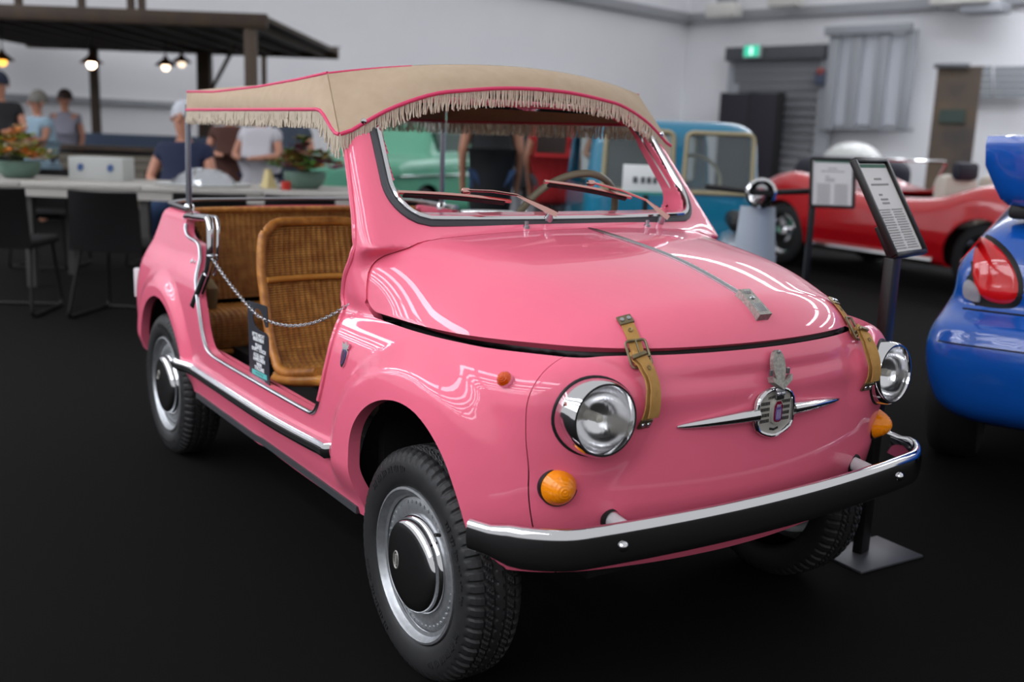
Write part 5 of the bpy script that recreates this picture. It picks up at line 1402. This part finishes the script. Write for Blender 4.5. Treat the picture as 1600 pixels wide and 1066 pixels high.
for k in range(5):
    for q in (.08, .76): MB().box(mid + dt_ * (Lt * (k - 2) / 4 * .97) + bk * q + (0, 0, (ZT - .1) / 2), (.06, .06, ZT - .1), rot=Rt).build('leg', mat('table_leg_grey', '3A3836', .6), tb)
# chairs: black shell backs, sled bases
CHAIR = mat('black_chair_fabric', '0D0C0D', .8, spec=.2); SLED = mat('chair_sled_steel', '1E1C1B', .45, metal=.6)
def make_chair():
    c = empty('dining_chair')            # faces +y (towards the table)
    G = np.array([[(u * (.225 - .02 * v), -.02 - .09 * v + .05 * u * u * (.3 + v) - .03 * (1 - v) ** 2, .42 + .36 * v) for u in np.linspace(-1, 1, 11)] for v in np.linspace(0, 1, 9)])
    b = MB(); b.sheet(G, .025); b.build('backrest', CHAIR, c)
    MB().box((0, .21, .435), (.45, .46, .05), bev=.022).build('seat', CHAIR, c)
    for s in (-1, 1):
        pth = round_path([(s * .20, .36, .42), (s * .23, .40, .012), (s * .23, -.10, .012), (s * .20, .02, .42)], .04, 5)
        MB().tube(pth, .011, 8).build('sled_leg', SLED, c)
    MB().tube([(-.23, .38, .012), (.23, .38, .012)], .010, 8).build('floor_bar', SLED, c)
    return c
ch0 = make_chair(); rz0 = math.atan2(dt_[1], dt_[0])
rz0 = rz0 if (np.array([-math.sin(rz0), math.cos(rz0)]) @ FWD[:2]) > 0 else rz0 + math.pi
CH = [(-12, 6.15, 4), (168, 6.15, -6), (330, 6.30, 8), (472, 6.40, 0), (640, 6.5, 3)]
labs = ['black dining chair cut off by the left edge of the photograph', 'black dining chair left of the pink car, nearest one fully in view', 'black dining chair behind the canopy pole of the pink car', 'black dining chair beside the pink windscreen pillar', 'black dining chair seen through the pink windscreen']
for i, (px_, d_, rr) in enumerate(CH):
    c = ch0 if i == 0 else copy_tree(ch0)
    c.location = tuple(ground(px_, d_)); c.rotation_euler = (0, 0, rz0 + math.radians(rr)); tag(c, labs[i], 'chair', 'black dining chairs at the long table')
for i, (px_, d_) in enumerate(((88, 8.55), (262, 8.9))):
    c = copy_tree(ch0); c.location = tuple(ground(px_, d_)); c.rotation_euler = (0, 0, rz0 + math.pi); tag(c, ('black dining chair on the far side of the table, left one', 'black dining chair under the person in navy')[i], 'chair', 'black dining chairs at the long table')
# things on the table
def bowl_of_flowers(px_, lab, cols, seed):
    g = seen(px_, 280, TD + .38); rnd = random.Random(seed); t = empty('flower_bowl', (g[0], g[1], ZT)); tag(t, lab, 'flowers', 'flower bowls on the long table')
    MB().lathe([(.0, .0), (.09, .0), (.13, .03), (.155, .09), (.15, .125), (.142, .125), (.14, .09), (.0, .03)], seg=28).build('bowl', mat('sage_glaze', '5B7568', .4), t)
    for j, cc in enumerate(cols):
        b = MB()
        for k in range(22):
            a_ = rnd.uniform(0, 6.28); r_ = rnd.uniform(.02, .26); zz = .14 + rnd.uniform(0, .24) * (1 - r_ / .30); c_ = np.array([r_ * math.cos(a_), r_ * math.sin(a_), zz])
            for m_ in range(6):
                th = m_ * 1.047 + rnd.random(); d_ = np.array([math.cos(th), math.sin(th), .5]); s_ = np.cross(d_, (0, 0, 1)); L_ = rnd.uniform(.045, .08)
                b.add([c_, c_ + d_ * L_ * .5 + s_ * .024, c_ + d_ * L_, c_ + d_ * L_ * .5 - s_ * .024], [[0, 1, 2, 3]])
        o = b.build('leaves' if j % 2 else 'petals', mat('flora_%s' % cc, cc, .7), t, smooth=False); o['kind'] = 'stuff'
    b = MB()
    for k in range(14): a_ = k * .45; b.tube([(0, 0, .08), (.12 * math.cos(a_), .12 * math.sin(a_), .26)], .003, 4)
    b.build('stems', mat('stem_green', '4A5A2A', .7), t)
bowl_of_flowers(30, 'flower bowl with orange and pale blooms at the left edge of the table', ['C8762E', '7E8A2E', 'D8C8B0', '8A8F20'], 4)
bowl_of_flowers(476, 'flower bowl with red and purple leaves beside the windscreen pillar', ['8A5A28', '4E7A2C', '6A3A4A', '7A6A30'], 9)
g = seen(160, 280, TD + .5); wb = empty('white_box', (g[0], g[1], ZT)); tag(wb, 'white carton with two blue marks on the table', 'box')
MB().box((0, 0, .085), (.40, .24, .17), rot=Rt, bev=.006).build('carton', mat('white_carton', 'A9ABA8', .7), wb)
for s in (-1, 1): MB().prism(smooth_poly([(-.022, -.02), (.01, -.03), (.028, .01), (.012, .032), (-.018, .022)], 1), dt_ * (.11 * s) - bk * .125 + np.array([0, 0, .095]), dt_, (0, 0, 1), -bk, .003).build('blue_mark', mat('blue_print', '34507E', .6), wb)
g = seen(318, 280, TD + .35); fo = empty('foil_tray', (g[0], g[1], ZT)); tag(fo, 'crumpled silver foil platter on the table behind the canopy pole', 'platter')
rnd = random.Random(5); G = np.array([[((.30 + .02 * rnd.random()) * math.cos(t) * r, (.22 + .02 * rnd.random()) * math.sin(t) * r, .11 * (1 - r ** 3) + (rnd.random() - .5) * .02 * (r < .99) + .004) for r in np.linspace(.05, 1, 9)] for t in np.linspace(0, 6.283, 26)[:-1]])
MB().grid(G, True).build('foil', mat('crumpled_foil', 'B9BCC0', .22, metal=.9), fo, smooth=False); MB().lathe([(0, .001), (.32, .001), (.34, .012), (.33, .014), (0, .008)], seg=32).build('plate', mat('pale_plate', 'BFC1BF', .4), fo)
g = seen(420, 280, TD + .3); yb = empty('yellow_bag', (g[0], g[1], ZT)); tag(yb, 'pale yellow paper bag on the table left of the flower bowl', 'bag')
MB().add([(-.07, -.04, 0), (.07, -.04, 0), (.07, .04, 0), (-.07, .04, 0), (-.05, -.01, .13), (.03, -.01, .12), (.03, .01, .12), (-.05, .01, .13)], [[0, 1, 5, 4], [1, 2, 6, 5], [2, 3, 7, 6], [3, 0, 4, 7], [4, 5, 6, 7], [3, 2, 1, 0]]).build('paper', mat('pale_yellow_paper', 'B8A878', .7), yb, smooth=False); MB().box((-.01, 0, .128), (.085, .03, .012), bev=.003).build('folded_top', mat('pale_yellow_paper', '', 0), yb)
g = seen(447, 280, TD + .12); rt = empty('red_tin', (g[0], g[1], ZT)); tag(rt, 'small red tin on the table before the flower bowl', 'tin')
MB().lathe([(0, 0), (.032, 0), (.034, .004), (.034, .05)], seg=20).build('tin', mat('red_tin_paint', 'B02A20', .4), rt); MB().lathe([(.036, .045), (.036, .056), (.03, .06), (0, .06)], seg=20).build('lid', mat('red_tin_paint', '', 0), rt)

# ------------------------------------------------------------------ people
def skinned(name, joints, bones, m, parent, sub=1):
    me = bpy.data.meshes.new(name); keys = list(joints)
    me.from_pydata([joints[k][0] for k in keys], [(keys.index(a), keys.index(b)) for a, b in bones], [])
    o = obj_of(name, me, parent); md = o.modifiers.new('skin', 'SKIN'); md.use_smooth_shade = True
    if not me.skin_vertices:
        with bpy.context.temp_override(object=o, active_object=o): pass
    lay = me.skin_vertices[0].data if me.skin_vertices else None
    for i, k in enumerate(keys):
        r = joints[k][1]; lay[i].radius = (r, r) if not isinstance(r, tuple) else r
    lay[0].use_root = True
    s = o.modifiers.new('sub', 'SUBSURF'); s.levels = sub; s.render_levels = sub
    me.materials.append(m); return o
SKIN = mat('skin_tone', 'B57F68', .55)
def person(px_, d_, face_deg, label, shirt, trousers, hair, height=1.72, seated=False, long_hair=False, arms='down', cap=None, zoff=0., hem=.10):
    """face_deg 0 = back turned to us"""
    t = empty('person', tuple(ground(px_, d_) + (0, 0, zoff)), math.atan2(FWD[1], FWD[0]) - math.pi / 2 + math.radians(face_deg)); tag(t, label, 'person')
    k = height / 1.75; hip = .50 if seated else .93 * k
    J = {}
    def put(n, x, y, z, r): J[n] = ((x * k, y * k, z), r * k)
    put('pelvis', 0, 0, hip, .13); put('waist', 0, .0, hip + .18 * k, .125); put('chest', 0, .01, hip + .38 * k, .15); put('neck0', 0, 0, hip + .53 * k, .06); put('neck', 0, .01, hip + .58 * k, .055)
    put('head0', 0, .02, hip + .66 * k, .078); put('head', 0, .015, hip + .75 * k, .095); put('crown', 0, .01, hip + .82 * k, .062)
    B = [('pelvis', 'waist'), ('waist', 'chest'), ('chest', 'neck0'), ('neck0', 'neck'), ('neck', 'head0'), ('head0', 'head'), ('head', 'crown')]
    for s, q in ((-1, 'R'), (1, 'L')):
        put('sh' + q, s * .19, 0, hip + .46 * k, .062)
        if arms == 'down': e, w = (s * .25, -.02, hip + .18 * k), (s * .24, .07, hip - .07 * k)
        else: e, w = (s * .26, .10, hip + .22 * k), (s * .12, .34, hip + .20 * k)
        put('el' + q, *e, .043); put('wr' + q, *w, .03)
        d = np.array(w) - np.array(e); d = d / np.linalg.norm(d)
        pm = np.array(w) + d * .07; put('pa' + q, *pm, .034)
        for f_ in range(4): tip = pm + d * (.075 - .008 * abs(f_ - 1.5)) + np.array([0, (f_ - 1.5) * .022, 0]); put('f%d%s' % (f_, q), *tip, .010); B.append(('pa' + q, 'f%d%s' % (f_, q)))
        put('th' + q, *(np.array(w) + d * .05 + np.array([0, .055, 0])), .011)
        B += [('chest', 'sh' + q), ('sh' + q, 'el' + q), ('el' + q, 'wr' + q), ('wr' + q, 'pa' + q), ('wr' + q, 'th' + q)]
        if seated: put('hp' + q, s * .10, .06, hip - .01, .085); put('kn' + q, s * .12, .42, hip + .0, .06); put('an' + q, s * .12, .44, .09, .042); put('to' + q, s * .13, .60, .045, .035)
        else: put('hp' + q, s * .095, 0, hip - .07 * k, .09); put('kn' + q, s * .10, .02, hip * .53, .058); put('an' + q, s * .105, -.02, .09, .04); put('to' + q, s * .12, .14, .045, .036)
        B += [('pelvis', 'hp' + q), ('hp' + q, 'kn' + q), ('kn' + q, 'an' + q), ('an' + q, 'to' + q)]
    skinned('body', J, B, SKIN, t)
    def grow(names, g): return {n: (J[n][0], J[n][1] * g + .012) for n in names}
    sh = grow(['pelvis', 'waist', 'chest', 'neck0', 'shR', 'shL'], 1.10)
    for q in 'RL': m_ = tuple((np.array(J['sh' + q][0]) + np.array(J['el' + q][0])) / 2); sh['el' + q] = (m_, .066)
    sh['neck0'] = (J['neck0'][0], .075); hm = J['pelvis'][0]; sh['hem'] = ((0, 0, hm[2] - (.0 if seated else hem)), .215 * k); sh['pelvis'] = (hm, .205 * k); sh['waist'] = (J['waist'][0], .165 * k); sh['chest'] = (J['chest'][0], .175 * k)
    skinned('shirt', sh, [('hem', 'pelvis'), ('pelvis', 'waist'), ('waist', 'chest'), ('chest', 'neck0'), ('chest', 'shR'), ('chest', 'shL'), ('shR', 'elR'), ('shL', 'elL')], shirt, t)
    tr = grow(['pelvis', 'hpR', 'hpL', 'knR', 'knL', 'anR', 'anL'], 1.08)
    skinned('trousers', tr, [('pelvis', 'hpR'), ('pelvis', 'hpL'), ('hpR', 'knR'), ('hpL', 'knL'), ('knR', 'anR'), ('knL', 'anL')], trousers, t)
    hz = J['head'][0][2]; b = MB(); pr = [(.105 * math.sin(a_), .125 * math.cos(a_)) for a_ in np.linspace(0, 1.75, 10)]
    b.lathe(pr, o=(0, -.015, hz), seg=20)
    if long_hair: b.sheet(np.array([[(u * .13, -.11 - .03 * v, hz + .02 - .48 * v) for u in np.linspace(-1, 1, 7)] for v in np.linspace(0, 1, 8)]), .05)
    b.build('hair' if not cap else 'cap', cap or hair, t)
    b = MB()
    for s in (-1, 1): b.lathe([(.012, 0), (.010, .004), (0, .006)], o=(s * .035, .10, hz - .015), axis=(0, 1, 0), seg=8)
    b.build('eyes', mat('eye_dark', '2A211C', .3), t)
    b = MB(); b.tube([(0, .10, hz - .01), (0, .128, hz - .05), (0, .105, hz - .06)], [.008, .014, .010], 6); b.build('nose', SKIN, t)
    for s in (-1, 1): MB().lathe([(.024, -.008), (.026, 0), (.012, .006), (0, .004)], o=(s * .098, 0, hz - .03), axis=(s, -.3, 0), seg=10).build('ear', SKIN, t)
    return t
def cl(n, c): return mat('cloth_' + n, c, .85, bump=(60, .2, .01))
BRH = mat('dark_brown_hair', '2A1A14', .6); GRH = mat('grey_hair', '6A6660', .6)
p1 = person(766, 8.6, 6, 'person in a black printed T-shirt with back turned, seen through the windscreen', cl('black', '16161A'), cl('denim', '2E4468'), BRH, 1.67, hem=.40)
b = MB(); k_ = 1.67 / 1.75; zc = .93 * k_ + .40 * k_
for s in (-1, 1): b.prism([(0, .06), (s * .05, -.03), (s * .035, -.05), (0, .02)], (s * .02, -.20, zc + .0), (1, 0, 0), (0, 0, 1), (0, -1, 0), .012)
b.prism([(-.07, -.055), (.07, -.055), (.075, -.068), (-.075, -.068)], (0, -.20, zc), (1, 0, 0), (0, 0, 1), (0, -1, 0), .012)
pr_ = b.build('shirt_print', mat('sand_print', 'A89478', .8), p1)
person(862, 9.2, -12, 'person with long dark hair in a red jacket, seen through the windscreen', cl('red', 'B8242A'), cl('grey', '5A5A60'), BRH, 1.58, long_hair=True, hem=.24)
person(820, 10.6, 10, 'person in a dark shirt with a bare arm between the T-shirt and the red jacket', cl('charcoal', '2A2A2E'), cl('pale', '9A9AA0'), GRH, 1.62, hem=.2)
person(950, 10.6, 160, 'person in a black jacket standing behind the teal microcar', cl('jacket', '1D1D20'), cl('black', ''), BRH, 1.58, arms='front', hem=.2)
person(290, 8.75, 178, 'person in a navy top sitting at the far side of the long table', cl('navy', '18203C'), cl('denim', ''), GRH, 1.78, seated=True, arms='front', cap=mat('white_cap', 'B9BCC4', .8))
person(8, 11.2, 200, 'person in a navy cap behind the bar at the left edge', cl('black', ''), cl('grey', ''), BRH, 1.62, arms='front', cap=mat('navy_cap', '1C2236', .8))
person(66, 11.9, 150, 'person in a pale blue top behind the bar, right of the navy cap', cl('paleblue', '8FA8B8'), cl('grey', ''), GRH, 1.45, arms='front')
person(108, 14.4, 180, 'small distant person in a grey top behind the thin pergola post', cl('palegrey', '8A8A98'), cl('denim', ''), BRH, 1.55)
person(362, 10.2, 190, 'person in a dark brown shirt leaning at the bar behind the table', cl('brown', '4A2C24'), cl('black', ''), BRH, 1.42, arms='front')
person(408, 9.4, 170, 'person in a white shirt right of the brown pergola post', cl('white', 'B8B6BC'), cl('navy', ''), GRH, 1.42, arms='front')
person(455, 10.3, 185, 'person in a slate top behind the red flower bowl', cl('slate', '3A4452'), cl('black', ''), BRH, 1.45, arms='front')
texts_to_mesh()
